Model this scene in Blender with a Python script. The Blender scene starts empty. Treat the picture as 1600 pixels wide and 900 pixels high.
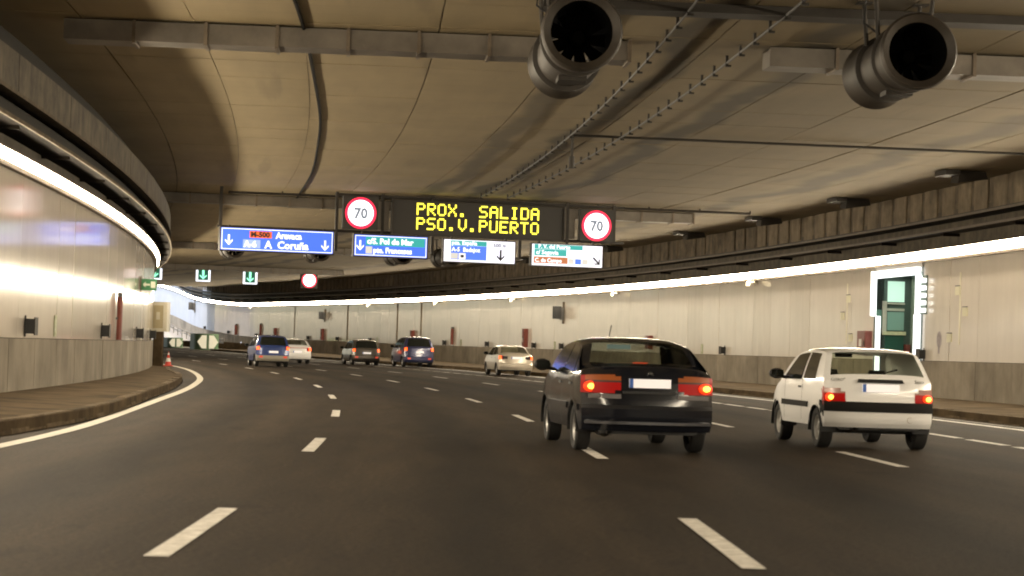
import bpy, bmesh, math, random
from math import sin, cos, pi, radians, sqrt, atan2
from mathutils import Vector, Matrix
random.seed(7)
S = bpy.context.scene
COL = S.collection

# ------------------------------------------------------------------ camera, world, sun, exposure
FPX = 3335.57                     # focal length in pixels of a 1600 px wide picture
CAM_H = 1.218
cam_d = bpy.data.cameras.new('camera')
cam = bpy.data.objects.new('camera', cam_d)
COL.objects.link(cam)
cam_d.sensor_width = 36.0
cam_d.lens = 36.0 * FPX / 1600.0
cam_d.clip_end = 2000
cam_d.clip_start = 0.1
cam_d.dof.use_dof = True
cam_d.dof.focus_distance = 80
cam_d.dof.aperture_fstop = 4.0
pitch = math.atan((547.42 - 450) / FPX)
roll = radians(1.7677)
cam.matrix_world = Matrix.Translation((0, 0, CAM_H)) @ Matrix.Rotation(radians(90) + pitch, 4, 'X') @ Matrix.Rotation(roll, 4, 'Z')
S.camera = cam

world = bpy.data.worlds.new('World')
S.world = world
world.use_nodes = True
wn = world.node_tree
bg = wn.nodes['Background']
sky = wn.nodes.new('ShaderNodeTexSky')
sky.sky_type = 'NISHITA'
sky.sun_disc = False
sky.sun_elevation = radians(45)
sky.sun_rotation = radians(260)
wn.links.new(sky.outputs[0], bg.inputs[0])
bg.inputs[1].default_value = 0.15
sun_d = bpy.data.lights.new('sun', 'SUN')
sun_d.energy = 2.0
sun_d.angle = radians(0.5)
sun_d.color = (1, .95, .88)
sun = bpy.data.objects.new('sun', sun_d)
COL.objects.link(sun)
sun.rotation_euler = (radians(45), 0, radians(-80))
S.view_settings.view_transform = 'Standard'
S.view_settings.look = 'None'
S.view_settings.exposure = 0.7
EK = 0.615                        # lamp and sign strengths are set for exposure 0
S.view_settings.gamma = 1.0
S.cycles.max_bounces = 8
S.cycles.diffuse_bounces = 4
S.cycles.glossy_bounces = 4
S.cycles.transmission_bounces = 6
S.cycles.transparent_max_bounces = 8
S.cycles.sample_clamp_indirect = 6
S.cycles.use_denoising = True
S.cycles.filter_width = 1.9
STRIP = (1.0, 0.86, 0.64)
STRIP_POWER = 118.0

# ------------------------------------------------------------------ materials
MATS = {}
def mat(name, col, rough=.6, metal=0., spec=.5, noise=0., nscale=4., stretch=(1, 1, 1), bump=0., bscale=40., emit=None, estr=0., coat=0., rvar=0., dark=None, streak=0.):
    if name in MATS: return MATS[name]
    m = bpy.data.materials.new(name); m.use_nodes = True
    nt = m.node_tree; b = nt.nodes['Principled BSDF']
    b.inputs['Base Color'].default_value = (*col, 1)
    b.inputs['Roughness'].default_value = rough
    b.inputs['Metallic'].default_value = metal
    b.inputs['Specular IOR Level'].default_value = spec
    if coat: b.inputs['Coat Weight'].default_value = coat; b.inputs['Coat Roughness'].default_value = .10
    if emit:
        b.inputs['Emission Color'].default_value = (*emit, 1)
        b.inputs['Emission Strength'].default_value = estr * EK
    if noise or bump or streak or rvar:
        geo = nt.nodes.new('ShaderNodeNewGeometry')
        mp = nt.nodes.new('ShaderNodeMapping'); mp.inputs['Scale'].default_value = stretch
        nt.links.new(geo.outputs['Position'], mp.inputs['Vector'])
    if noise:
        n = nt.nodes.new('ShaderNodeTexNoise'); n.inputs['Scale'].default_value = nscale; n.inputs['Detail'].default_value = 6; n.inputs['Roughness'].default_value = .62
        nt.links.new(mp.outputs[0], n.inputs['Vector'])
        r = nt.nodes.new('ShaderNodeMapRange'); r.inputs[1].default_value = .3; r.inputs[2].default_value = .72
        nt.links.new(n.outputs['Fac'], r.inputs[0])
        mx = nt.nodes.new('ShaderNodeMix'); mx.data_type = 'RGBA'
        nt.links.new(r.outputs[0], mx.inputs[0])
        d = dark or tuple(c * (1 - noise) for c in col)
        mx.inputs[6].default_value = (*d, 1); mx.inputs[7].default_value = (*[min(1, c * (1 + noise * .35)) for c in col], 1)
        last = mx.outputs[2]
        if streak:
            mp2 = nt.nodes.new('ShaderNodeMapping'); mp2.inputs['Scale'].default_value = (1, 1, .12)
            nt.links.new(geo.outputs['Position'], mp2.inputs['Vector'])
            n2 = nt.nodes.new('ShaderNodeTexNoise'); n2.inputs['Scale'].default_value = 2.6; n2.inputs['Detail'].default_value = 8; n2.inputs['Roughness'].default_value = .7
            nt.links.new(mp2.outputs[0], n2.inputs['Vector'])
            r2 = nt.nodes.new('ShaderNodeMapRange'); r2.inputs[1].default_value = .35; r2.inputs[2].default_value = .65; r2.inputs[3].default_value = 1 - streak; r2.inputs[4].default_value = 1
            nt.links.new(n2.outputs['Fac'], r2.inputs[0])
            mm = nt.nodes.new('ShaderNodeVectorMath'); mm.operation = 'SCALE'
            nt.links.new(last, mm.inputs[0]); nt.links.new(r2.outputs[0], mm.inputs['Scale'])
            last = mm.outputs[0]
        nt.links.new(last, b.inputs['Base Color'])
        if rvar:
            r3 = nt.nodes.new('ShaderNodeMapRange'); r3.inputs[3].default_value = max(.02, rough - rvar); r3.inputs[4].default_value = min(1, rough + rvar)
            nt.links.new(n.outputs['Fac'], r3.inputs[0]); nt.links.new(r3.outputs[0], b.inputs['Roughness'])
    if bump:
        n3 = nt.nodes.new('ShaderNodeTexNoise'); n3.inputs['Scale'].default_value = bscale; n3.inputs['Detail'].default_value = 4
        nt.links.new(geo.outputs['Position'], n3.inputs['Vector'])
        bm_ = nt.nodes.new('ShaderNodeBump'); bm_.inputs['Strength'].default_value = bump; bm_.inputs['Distance'].default_value = .02
        nt.links.new(n3.outputs['Fac'], bm_.inputs['Height']); nt.links.new(bm_.outputs[0], b.inputs['Normal'])
    MATS[name] = m
    return m

def emat(name, col, s):
    return mat(name, tuple(min(.8, c) for c in col), .5, emit=col, estr=s)

asphalt = mat('asphalt', (.034, .0240, .0145), .72, spec=.10, noise=.30, nscale=.35, stretch=(1, .25, 1), bump=.5, bscale=55, rvar=.1)
paint_w = mat('road paint', (.78, .75, .70), .6, noise=.35, nscale=9, bump=.3, dark=(.38, .35, .30))
paint_old = mat('worn road paint', (.36, .33, .28), .65, noise=.45, nscale=5)
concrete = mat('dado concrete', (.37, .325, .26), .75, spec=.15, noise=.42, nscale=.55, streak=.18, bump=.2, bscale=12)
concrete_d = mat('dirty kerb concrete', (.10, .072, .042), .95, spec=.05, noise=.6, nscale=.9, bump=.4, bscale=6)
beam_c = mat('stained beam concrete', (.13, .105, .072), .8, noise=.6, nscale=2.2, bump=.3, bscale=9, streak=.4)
pile_a = mat('pile concrete', (.26, .205, .138), .85, noise=.5, nscale=1.5, bump=.4, bscale=8, streak=.3)
pile_b = mat('sooty pile concrete', (.19, .148, .10), .85, noise=.6, nscale=2, bump=.4, bscale=8, streak=.4)
black_c = mat('dark recess', (.02, .017, .013), .9)
panel_w = mat('enamel wall panel', (.77, .71, .635), .10, spec=.5, noise=.05, nscale=.8, streak=.055)
panel_s = mat('sooty enamel wall panel', (.74, .68, .60), .12, spec=.5, noise=.07, nscale=.8, streak=.10)
panel_o = mat('outer wall daylight blue', (.50, .54, .62), .6, noise=.1, nscale=.5)  # blue of the daylight outside is put into this wall colour
steel_g = mat('galvanised duct', (.165, .142, .115), .5, metal=.2, noise=.45, nscale=1.3)
steel_d = mat('dark steel', (.035, .029, .023), .6, metal=.3, noise=.3, nscale=4)
steel_b = mat('sooty brown steel', (.16, .125, .09), .5, metal=.4, noise=.4, nscale=3)
black = mat('black plastic', (.012, .012, .013), .55)
rubber = mat('tyre rubber', (.016, .015, .014), .85, noise=.3, nscale=20)
rimm = mat('wheel rim', (.30, .29, .28), .4, metal=.7)
grey_p = mat('grey plastic', (.09, .088, .085), .6)
redp = mat('red enamel', (.19, .045, .03), .45, noise=.2, nscale=5)
greenp = mat('faded green paint', (.40, .43, .26), .6, noise=.3, nscale=9)
yel_gp = mat('pale yellow plate', (.62, .60, .36), .5, noise=.2, nscale=9)
cream = mat('cream enamel', (.50, .465, .37), .4, noise=.1)
glass_m = mat('car glass', (.012, .014, .012), .08, spec=.5)
chrome = mat('chrome', (.75, .75, .75), .12, metal=1)
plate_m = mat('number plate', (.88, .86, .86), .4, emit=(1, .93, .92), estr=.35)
plate_b = mat('plate blue band', (.03, .12, .45), .4)
lamp_r = mat('tail lamp red', (.075, .002, .002), .45, spec=.15, emit=(.9, .005, .003), estr=.30)
lamp_o = mat('tail lamp amber', (.20, .05, .012), .4, spec=.2, emit=(1, .25, .05), estr=.08)
lamp_pk = mat('tail lamp clear upper', (.34, .20, .17), .2, coat=.5)
lamp_c = emat('lit tail bulb', (1, .50, .06), 4.2)
lamp_h = emat('tail bulb glow', (1, .045, .006), 1.3)
lamp_c2 = emat('lit tail bulb red', (1, .10, .012), 2.4)
seat_m = mat('seat fabric', (.03, .03, .03), .9)
strip_m = emat('light strip', STRIP, STRIP_POWER)
strip_l = emat('left light strip', STRIP, STRIP_POWER*1.25)
white_e = emat('white backlight', (.92, .95, 1.0), 3.0)

def clear_glass(k=1.0):
    m = bpy.data.materials.new('window glass'); m.use_nodes = True
    nt = m.node_tree; nt.nodes.remove(nt.nodes['Principled BSDF'])
    t = nt.nodes.new('ShaderNodeBsdfTransparent'); t.inputs[0].default_value = (.84*k, .88*k, .80*k, 1)
    g = nt.nodes.new('ShaderNodeBsdfGlossy'); g.inputs[1].default_value = .03; g.inputs[0].default_value = (.8, .8, .8, 1)
    f = nt.nodes.new('ShaderNodeFresnel'); f.inputs[0].default_value = 1.45
    mx = nt.nodes.new('ShaderNodeMixShader')
    ge = nt.nodes.new('ShaderNodeNewGeometry'); inv = nt.nodes.new('ShaderNodeMath'); inv.operation = 'SUBTRACT'; inv.inputs[0].default_value = 1
    mu = nt.nodes.new('ShaderNodeMath'); mu.operation = 'MULTIPLY'
    nt.links.new(ge.outputs['Backfacing'], inv.inputs[1]); nt.links.new(inv.outputs[0], mu.inputs[0]); nt.links.new(f.outputs[0], mu.inputs[1])
    nt.links.new(mu.outputs[0], mx.inputs[0]); nt.links.new(t.outputs[0], mx.inputs[1]); nt.links.new(g.outputs[0], mx.inputs[2])
    nt.links.new(mx.outputs[0], nt.nodes['Material Output'].inputs[0])
    return m
glass_c = clear_glass(); glass_t = clear_glass(.42)

def ceiling_mat():
    m = bpy.data.materials.new('ceiling concrete'); m.use_nodes = True
    nt = m.node_tree; b = nt.nodes['Principled BSDF']; b.inputs['Roughness'].default_value = .8
    L = nt.links.new
    uv = nt.nodes.new('ShaderNodeUVMap'); uv.uv_map = 'UVMap'
    sp = nt.nodes.new('ShaderNodeSeparateXYZ'); L(uv.outputs[0], sp.inputs[0])
    def noise(scale, stretch, detail=6):
        mp = nt.nodes.new('ShaderNodeMapping'); mp.inputs['Scale'].default_value = stretch; L(uv.outputs[0], mp.inputs[0])
        n = nt.nodes.new('ShaderNodeTexNoise'); n.inputs['Scale'].default_value = scale; n.inputs['Detail'].default_value = detail; L(mp.outputs[0], n.inputs['Vector'])
        return n.outputs['Fac']
    def math_(op, a, b_=None, c=None):
        n = nt.nodes.new('ShaderNodeMath'); n.operation = op
        for i, v in enumerate((a, b_, c)):
            if v is None: continue
            if isinstance(v, (int, float)): n.inputs[i].default_value = v
            else: L(v, n.inputs[i])
        return n.outputs[0]
    def rng(v, a, b_, c, d):
        n = nt.nodes.new('ShaderNodeMapRange'); n.inputs[1].default_value = a; n.inputs[2].default_value = b_; n.inputs[3].default_value = c; n.inputs[4].default_value = d
        n.interpolation_type = 'SMOOTHSTEP'
        L(v, n.inputs[0]); return n.outputs[0]
    n1 = noise(.35, (1, 1, 1)); n2 = noise(2.0, (.15, 1, 1)); n3 = noise(.7, (.12, 1.5, 1), 8)
    n0 = noise(.09, (1, 1, 1), 4)
    f = math_('MULTIPLY', rng(n1, .3, .7, .90, 1.05), rng(n2, .25, .75, .92, 1.05))
    f = math_('MULTIPLY', f, rng(n3, .60, .70, 1, .78))
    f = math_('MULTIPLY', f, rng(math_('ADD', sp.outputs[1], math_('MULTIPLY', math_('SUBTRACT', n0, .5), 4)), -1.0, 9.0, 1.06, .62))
    # longitudinal soot trails left beside the cable runs and behind the fans: (centre, half width, darkness)
    wob = noise(.16, (1, 0, 0), 3)
    for i, (d0, hw, dk) in enumerate(((2.45, .45, .46), (4.05, .38, .32), (6.4, .45, .36), (13.0, .6, .5))):
        w2 = math_('MULTIPLY', math_('SUBTRACT', wob, .5), 1.4 + .5 * i)
        dd = math_('ABSOLUTE', math_('SUBTRACT', math_('ADD', sp.outputs[1], w2), d0))
        edge = math_('ADD', dd, math_('MULTIPLY', math_('SUBTRACT', n3, .5), .25))
        f = math_('MULTIPLY', f, rng(edge, hw * .25, hw * 1.15, dk, 1))
    # formwork board marks across
    wv = nt.nodes.new('ShaderNodeMath'); wv.operation = 'FRACT'; L(math_('MULTIPLY', sp.outputs[0], 1 / .87), wv.inputs[0])
    f = math_('MULTIPLY', f, rng(wv.outputs[0], 0, .05, .86, 1))
    sc = nt.nodes.new('ShaderNodeVectorMath'); sc.operation = 'SCALE'; sc.inputs[0].default_value = CEIL_COL
    L(f, sc.inputs['Scale']); L(sc.outputs[0], b.inputs['Base Color'])
    return m
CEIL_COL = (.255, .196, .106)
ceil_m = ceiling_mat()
def road_mat():
    m = asphalt.copy(); nt = m.node_tree; b = nt.nodes['Principled BSDF']; L = nt.links.new
    src = b.inputs['Base Color'].links[0].from_socket
    uv = nt.nodes.new('ShaderNodeUVMap'); uv.uv_map = 'UVMap'
    sp = nt.nodes.new('ShaderNodeSeparateXYZ'); L(uv.outputs[0], sp.inputs[0])
    def M(op, a, b_=None):
        n = nt.nodes.new('ShaderNodeMath'); n.operation = op
        for i, v in enumerate((a, b_)):
            if v is None: continue
            if isinstance(v, (int, float)): n.inputs[i].default_value = v
            else: L(v, n.inputs[i])
        return n.outputs[0]
    def R(v, a, b_, c, d):
        n = nt.nodes.new('ShaderNodeMapRange'); n.interpolation_type = 'SMOOTHSTEP'
        for i, q in enumerate((a, b_, c, d)): n.inputs[1+i].default_value = q
        L(v, n.inputs[0]); return n.outputs[0]
    def N(scale, st, det=5):
        mp = nt.nodes.new('ShaderNodeMapping'); mp.inputs['Scale'].default_value = st; L(uv.outputs[0], mp.inputs[0])
        n = nt.nodes.new('ShaderNodeTexNoise'); n.inputs['Scale'].default_value = scale; n.inputs['Detail'].default_value = det; L(mp.outputs[0], n.inputs['Vector']); return n.outputs['Fac']
    # lanes are 3.49 m wide: oil band in the middle, polished wheel tracks either side
    fr = M('FRACT', M('MULTIPLY', M('ADD', sp.outputs[1], 1.823+3.49*4), 1/3.49))
    c = M('ABSOLUTE', M('SUBTRACT', fr, .5))
    w = N(.12, (1, .6, 1), 3)
    oil = R(M('ADD', c, M('MULTIPLY', M('SUBTRACT', w, .5), .25)), .02, .16, .62, 1)
    track = R(M('ABSOLUTE', M('SUBTRACT', c, .25)), .03, .13, 1.2, 1)
    patch = R(N(.10, (.35, 1, 1), 4), .40, .6, .72, 1.1)
    drip = R(N(1.4, (.5, 1, 1), 6), .64, .70, 1, .72)
    grain = M('MULTIPLY', R(N(22, (1, 1, 1), 3), .3, .7, .62, 1.42), R(N(3.0, (.12, 1, 1), 4), .35, .65, .86, 1.12))
    f = M('MULTIPLY', M('MULTIPLY', M('MULTIPLY', oil, track), M('MULTIPLY', patch, drip)), grain)
    sc = nt.nodes.new('ShaderNodeVectorMath'); sc.operation = 'SCALE'; L(src, sc.inputs[0]); L(f, sc.inputs['Scale']); L(sc.outputs[0], b.inputs['Base Color'])
    return m

# ------------------------------------------------------------------ mesh builder
class MB:
    def __init__(self): self.v = []; self.f = []; self.m = []; self.uv = []
    def quad(self, a, b, c, d, m=0, uv=None):
        n = len(self.v); self.v += [tuple(a), tuple(b), tuple(c), tuple(d)]; self.f.append((n, n+1, n+2, n+3)); self.m.append(m); self.uv.append(uv)
    def poly(self, pts, m=0):
        n = len(self.v); self.v += [tuple(p) for p in pts]; self.f.append(tuple(range(n, n+len(pts)))); self.m.append(m); self.uv.append(None)
    def hexa(self, p, m=0, uv=None):          # p: 8 points, 0-3 bottom loop, 4-7 top loop
        n = len(self.v); self.v += [tuple(q) for q in p]
        for f in ((0, 3, 2, 1), (4, 5, 6, 7), (0, 1, 5, 4), (1, 2, 6, 5), (2, 3, 7, 6), (3, 0, 4, 7)):
            self.f.append(tuple(n+i for i in f)); self.m.append(m); self.uv.append(uv)
        return self
    def box(self, x0, x1, y0, y1, z0, z1, m=0):
        return self.hexa([(x0, y0, z0), (x1, y0, z0), (x1, y1, z0), (x0, y1, z0), (x0, y0, z1), (x1, y0, z1), (x1, y1, z1), (x0, y1, z1)], m)
    def lathe(self, prof, c=(0, 0, 0), axis='Y', n=24, m=0, a0=0., a1=2*pi):
        # prof: list of (t along axis, radius)
        full = abs(a1 - a0 - 2*pi) < 1e-6; k = n if full else n + 1
        b = len(self.v)
        for t, r in prof:
            for i in range(k):
                a = a0 + (a1 - a0) * i / n; p = (r * cos(a), t, r * sin(a))
                if axis == 'X': p = (t, r * cos(a), r * sin(a))
                if axis == 'Z': p = (r * cos(a), r * sin(a), t)
                self.v.append((c[0]+p[0], c[1]+p[1], c[2]+p[2]))
        for j in range(len(prof)-1):
            for i in range(n):
                i2 = (i+1) % k
                self.f.append((b+j*k+i, b+j*k+i2, b+(j+1)*k+i2, b+(j+1)*k+i)); self.m.append(m); self.uv.append(None)
        return self
    def tube(self, pts, r, n=6, m=0):
        b = len(self.v); pts = [Vector(p) for p in pts]
        for i, p in enumerate(pts):
            t = (pts[min(i+1, len(pts)-1)] - pts[max(i-1, 0)]).normalized()
            u = t.cross(Vector((0, 0, 1)))
            if u.length < .01: u = t.cross(Vector((1, 0, 0)))
            u.normalize(); w = t.cross(u)
            for k in range(n):
                a = 2*pi*k/n; self.v.append(tuple(p + u*r*cos(a) + w*r*sin(a)))
        for i in range(len(pts)-1):
            for k in range(n):
                k2 = (k+1) % n; self.f.append((b+i*n+k, b+i*n+k2, b+(i+1)*n+k2, b+(i+1)*n+k)); self.m.append(m); self.uv.append(None)
        for e in (0, len(pts)-1):
            self.f.append(tuple(b+e*n+k for k in range(n))); self.m.append(m); self.uv.append(None)
        return self
    def mesh(self, name, mats, smooth=False, merge=False, angle=35, fixn=True):
        me = bpy.data.meshes.new(name); me.from_pydata(self.v, [], self.f)
        for m in mats: me.materials.append(m)
        for p, mi in zip(me.polygons, self.m): p.material_index = mi; p.use_smooth = smooth
        if any(u is not None for u in self.uv):
            ul = me.uv_layers.new(name='UVMap')
            for p, u in zip(me.polygons, self.uv):
                if u is None: continue
                for k, li in enumerate(p.loop_indices): ul.data[li].uv = u[k] if isinstance(u, list) else u
        if merge or fixn:
            bm = bmesh.new(); bm.from_mesh(me)
            if merge: bmesh.ops.remove_doubles(bm, verts=bm.verts, dist=1e-4)
            if fixn: bmesh.ops.recalc_face_normals(bm, faces=bm.faces)
            bm.to_mesh(me); bm.free()
        me.update()
        if smooth:
            try: me.set_sharp_from_angle(angle=radians(angle))
            except Exception: pass
        return me
    def build(self, name, mats, parent=None, **k):
        if not isinstance(mats, (list, tuple)): mats = [mats]
        return link(name, self.mesh(name, mats, **k), parent)

def link(name, me, parent=None, loc=None, rz=0):
    o = bpy.data.objects.new(name, me); COL.objects.link(o)
    if parent: o.parent = parent
    if loc: o.location = loc
    if rz: o.rotation_euler[2] = rz
    return o
def tag(o, label=None, cat=None, group=None, kind=None):
    if label: o['label'] = label
    if cat: o['category'] = cat
    if group: o['group'] = group
    if kind: o['kind'] = kind
    return o
def thing(name, label, cat, loc=(0, 0, 0), rz=0, group=None):
    o = bpy.data.objects.new(name, None); COL.objects.link(o); o.location = loc; o.rotation_euler[2] = rz; o.empty_display_size = .3
    return tag(o, label, cat, group)
def copy_tree(o, parent=None):
    c = o.copy(); COL.objects.link(c)
    if parent: c.parent = parent
    for ch in [x for x in KIDS.get(o.name, [])]: copy_tree(ch, c)
    return c
def kids_index():
    KIDS.clear()
    for x in bpy.data.objects:
        if x.parent: KIDS.setdefault(x.parent.name, []).append(x)
KIDS = {}
def text_mesh(body, size, m, name='lettering', ext=.004, align='LEFT', sx=1.0, bold=0.0):
    cu = bpy.data.curves.new('t', 'FONT'); cu.body = body; cu.size = size; cu.extrude = ext; cu.align_x = align; cu.offset = bold; cu.resolution_u = 2
    ob = bpy.data.objects.new('t', cu); COL.objects.link(ob)
    dg = bpy.context.evaluated_depsgraph_get()
    me = bpy.data.meshes.new_from_object(ob.evaluated_get(dg)); bpy.data.objects.remove(ob); bpy.data.curves.remove(cu)
    me.transform(Matrix.Diagonal((sx, 1, 1, 1)))
    me.transform(Matrix.Rotation(radians(90), 4, 'X'))
    me.materials.clear(); me.materials.append(m); me.name = name
    return me

# ------------------------------------------------------------------ tunnel alignment
K0, K1, K2 = 0.00169294, 1.946226e-5, -1.42823e-7
S0, S1, DS = -90., 340., .5
PX, PY, PH = [], [], []
def _kap(s): s = min(max(s, -20), 205); return K0 + K1*s + K2*s*s
_i0 = int(-S0/DS); N_ = int((S1-S0)/DS)+1
_h = [0.]*N_; _h[_i0] = radians(-.2446)
for i in range(_i0+1, N_): _h[i] = _h[i-1] + _kap(S0+DS*i)*DS
for i in range(_i0-1, -1, -1): _h[i] = _h[i+1] - _kap(S0+DS*i)*DS
_x = [0.]*N_; _y = [0.]*N_
for i in range(_i0+1, N_): _x[i] = _x[i-1]-sin(_h[i])*DS; _y[i] = _y[i-1]+cos(_h[i])*DS
for i in range(_i0-1, -1, -1): _x[i] = _x[i+1]+sin(_h[i])*DS; _y[i] = _y[i+1]-cos(_h[i])*DS
def zroad(s):
    t = max(s, 0); return -0.0008136*t + 2.522e-6*t*t + 5.0047e-8*t**3
def cen(s):
    f = (s-S0)/DS; i = min(max(int(f), 0), N_-2); f -= i
    L = lambda a: a[i]*(1-f)+a[i+1]*f
    return L(_x), L(_y), L(_h)
def pt(s, d, z=0.):
    x, y, h = cen(s); return (x+d*cos(h), y+d*sin(h), z+zroad(s))
def dl(s):
    t = (s-50)/50; c = min(max(t, -2), 1.6); return -7.603+.809*t+.1902*c*c
def dr(s):
    t = (s-50)/50; c = min(max(t, -2), 4); return 16.922+.6108*t+.06807*c*c
def dedge(s):
    t = (s-50)/50; c = min(max(t, -2), 4); return -5.3585-.0129*t+.168*c*c
# right wall bends away up the exit ramp beyond s = 215
RW = [(s, *pt(s, dr(s), 0)) for s in range(-90, 216, 5)]
RW += [(232, -30.6, 231, .75), (250, -36.3, 247.5, 1.5), (268, -42.0, 264, 3.0), (290, -50.5, 284, 4.6), (312, -60, 303, 6.2), (335, -71, 323, 7.6)]
LW = [(s, *pt(s, dl(s), 0)) for s in range(-90, 201, 5)]
def poly_at(W, s):
    lo, hi = 0, len(W)-2
    while lo < hi:
        m = (lo+hi+1)//2
        if W[m][0] <= s: lo = m
        else: hi = m-1
    i = lo; a, b = W[i], W[i+1]; t = (s-a[0])/(b[0]-a[0])
    p0, p3 = W[max(i-1, 0)], W[min(i+2, len(W)-1)]
    out = []
    for k in (1, 2, 3):
        m0 = (b[k]-p0[k])/max(b[0]-p0[0], 1e-6)*(b[0]-a[0]); m1 = (p3[k]-a[k])/max(p3[0]-a[0], 1e-6)*(b[0]-a[0])
        t2, t3 = t*t, t*t*t
        out.append((2*t3-3*t2+1)*a[k]+(t3-2*t2+t)*m0+(-2*t3+3*t2)*b[k]+(t3-t2)*m1)
    return out
def wall(side, s, dn, z):
    """point at station s, dn metres out from the wall face towards the road, height z above the road"""
    W = RW if side > 0 else LW
    x, y, zb = poly_at(W, s); x2, y2, _ = poly_at(W, s+.5)
    tx, ty = x2-x, y2-y; l = sqrt(tx*tx+ty*ty); tx /= l; ty /= l
    nx, ny = (-ty, tx) if side > 0 else (ty, -tx)
    return (x+nx*dn, y+ny*dn, zb+z)
def wall_frame(side, s, dn, z):
    """location and heading so that local +x runs along the road, local -y... faces the road"""
    p = wall(side, s, dn, z); q = wall(side, s+.5, dn, z)
    return p, atan2(q[1]-p[1], q[0]-p[0])
def wblock(mb, side, s0, s1, d0, d1, z0, z1, m=0, uv=None):
    P = [wall(side, s0, d0, z0), wall(side, s1, d0, z0), wall(side, s1, d1, z0), wall(side, s0, d1, z0),
         wall(side, s0, d0, z1), wall(side, s1, d0, z1), wall(side, s1, d1, z1), wall(side, s0, d1, z1)]
    return mb.hexa(P, m, uv)
def frange(a, b, st):
    n = max(1, int(round((b-a)/st))); return [a+(b-a)*i/n for i in range(n+1)]

# ------------------------------------------------------------------ road
road_mb = MB()
for a, b in zip(*(lambda L: (L[:-1], L[1:]))(frange(-85, 330, 5))):
    lo = lambda s: (dl(min(s, 200))-1.0) if s < 200 else -30
    for k in range(4):
        f0, f1 = k/4, (k+1)/4
        D_ = lambda s, f: lo(s)+(dr(min(s, 215))+.2-lo(s))*f
        def P(s, f): return pt(s, D_(s, f), 0)
        road_mb.quad(P(a, f0), P(a, f1), P(b, f1), P(b, f0), 0, [(a, D_(a, f0)), (a, D_(a, f1)), (b, D_(b, f1)), (b, D_(b, f0))])
road = tag(road_mb.build('road', road_mat(), fixn=False), 'brown grey asphalt carriageway curving left through the tunnel', kind='structure')
g = MB(); g.quad((-600, -300, -.9), (600, -300, -.9), (600, 900, -.9), (-600, 900, -.9))
tag(g.build('ground', concrete_d), 'earth level under and around the tunnel', kind='structure')
rp = MB()
for a, b in zip(*(lambda L: (L[:-1], L[1:]))(frange(216, 334, 4))):
    rp.quad(wall(1, a, 8.5, .02), wall(1, a, -.1, .02), wall(1, b, -.1, .02), wall(1, b, 8.5, .02))
    rp.quad(wall(1, a, 8.5, .02), wall(1, b, 8.5, .02), (*wall(1, b, 8.5, 0)[:2], -.5), (*wall(1, a, 8.5, 0)[:2], -.5))
tag(rp.build('ramp_road', mat('pale ramp concrete', (.30, .28, .26), .7, noise=.2)), 'pale exit ramp climbing to daylight at the far end', kind='structure')

def ribbon(pts, w, z=.006):
    mb = MB(); L, R = [], []
    for i, p in enumerate(pts):
        a, b = pts[max(i-1, 0)], pts[min(i+1, len(pts)-1)]
        tx, ty = b[0]-a[0], b[1]-a[1]; l = sqrt(tx*tx+ty*ty) or 1; nx, ny = -ty/l*w/2, tx/l*w/2
        L.append((p[0]+nx, p[1]+ny, p[2]+z)); R.append((p[0]-nx, p[1]-ny, p[2]+z))
    for i in range(len(pts)-1): mb.quad(R[i], R[i+1], L[i+1], L[i])
    return mb
def dline(d, s0, n, ln, gap, w, m, name, start=0):
    for i in range(start, n):
        s = s0+i*(ln+gap)
        ribbon([pt(s+ln*k/3, d-(.055 if 10 < s < 14 and abs(d) < 2 else 0), 0) for k in range(4)], w).build(name, m, road)
dline(-1.823, 12.117, 15, 3.7, 8.8, .145, paint_w, 'lane_dash', -3)
dline(1.60, 12.40, 14, 3.7, 8.8, .145, paint_w, 'lane_dash', -3)
dline(5.1665, 24.98, 13, 3.7, 8.8, .145, paint_w, 'lane_dash', -3)
dline(8.62, 30.0, 30, 2.1, .5, .18, paint_w, 'lane_dash', -4)
dline(8.62, 30.0+30*2.6, 66, 2.1, .5, .18, paint_old, 'lane_dash', 30-30)
ribbon([pt(s, 11.4, 0) for s in frange(-40, 205, 3)], .20).build('edge_line', paint_w, road)
for k, d in enumerate((12.0,)):
    ribbon([pt(s, d-.1, 0) for s in frange(-40, 110, 3)], .1).build('gutter_line', paint_old, road)
LE = [pt(s, dedge(s)) for s in frange(-30, 15, 5)][:-1]
LEw = [(-5.50, 18), (-5.61, 23.66), (-5.78, 27.88), (-6.05, 31.6), (-6.55, 37.0), (-7.2, 44.0), (-7.95, 51.9), (-8.85, 60.1), (-10.15, 70.2), (-11.95, 81.3), (-13.93, 91.9), (-16.2, 102.0), (-19.0, 112), (-23, 124)]
def smooth2(P, n=5):
    out = []
    for i in range(len(P)-1):
        a, b = P[i], P[i+1]; p0, p3 = P[max(i-1, 0)], P[min(i+2, len(P)-1)]
        for k in range(n):
            t = k/n
            out.append(tuple(.5*((2*a[j])+(-p0[j]+b[j])*t+(2*p0[j]-5*a[j]+4*b[j]-p3[j])*t*t+(-p0[j]+3*a[j]-3*b[j]+p3[j])*t**3) for j in range(len(a))))
    out.append(P[-1]); return out
LE = [(p[0], p[1]) for p in LE]+LEw
ribbon([(x, y, zroad(y)) for x, y in smooth2(LE)], .20).build('edge_line', mat('cream road paint', (.50, .46, .37), .6, noise=.3, nscale=4), road)

kerb_a = mat('kerb stone', (.15, .112, .07), .9, spec=.08, noise=.55, nscale=3, bump=.4, bscale=14)
kerb_b = mat('dark kerb stone', (.095, .07, .043), .92, spec=.08, noise=.55, nscale=3, bump=.4, bscale=14)
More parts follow.
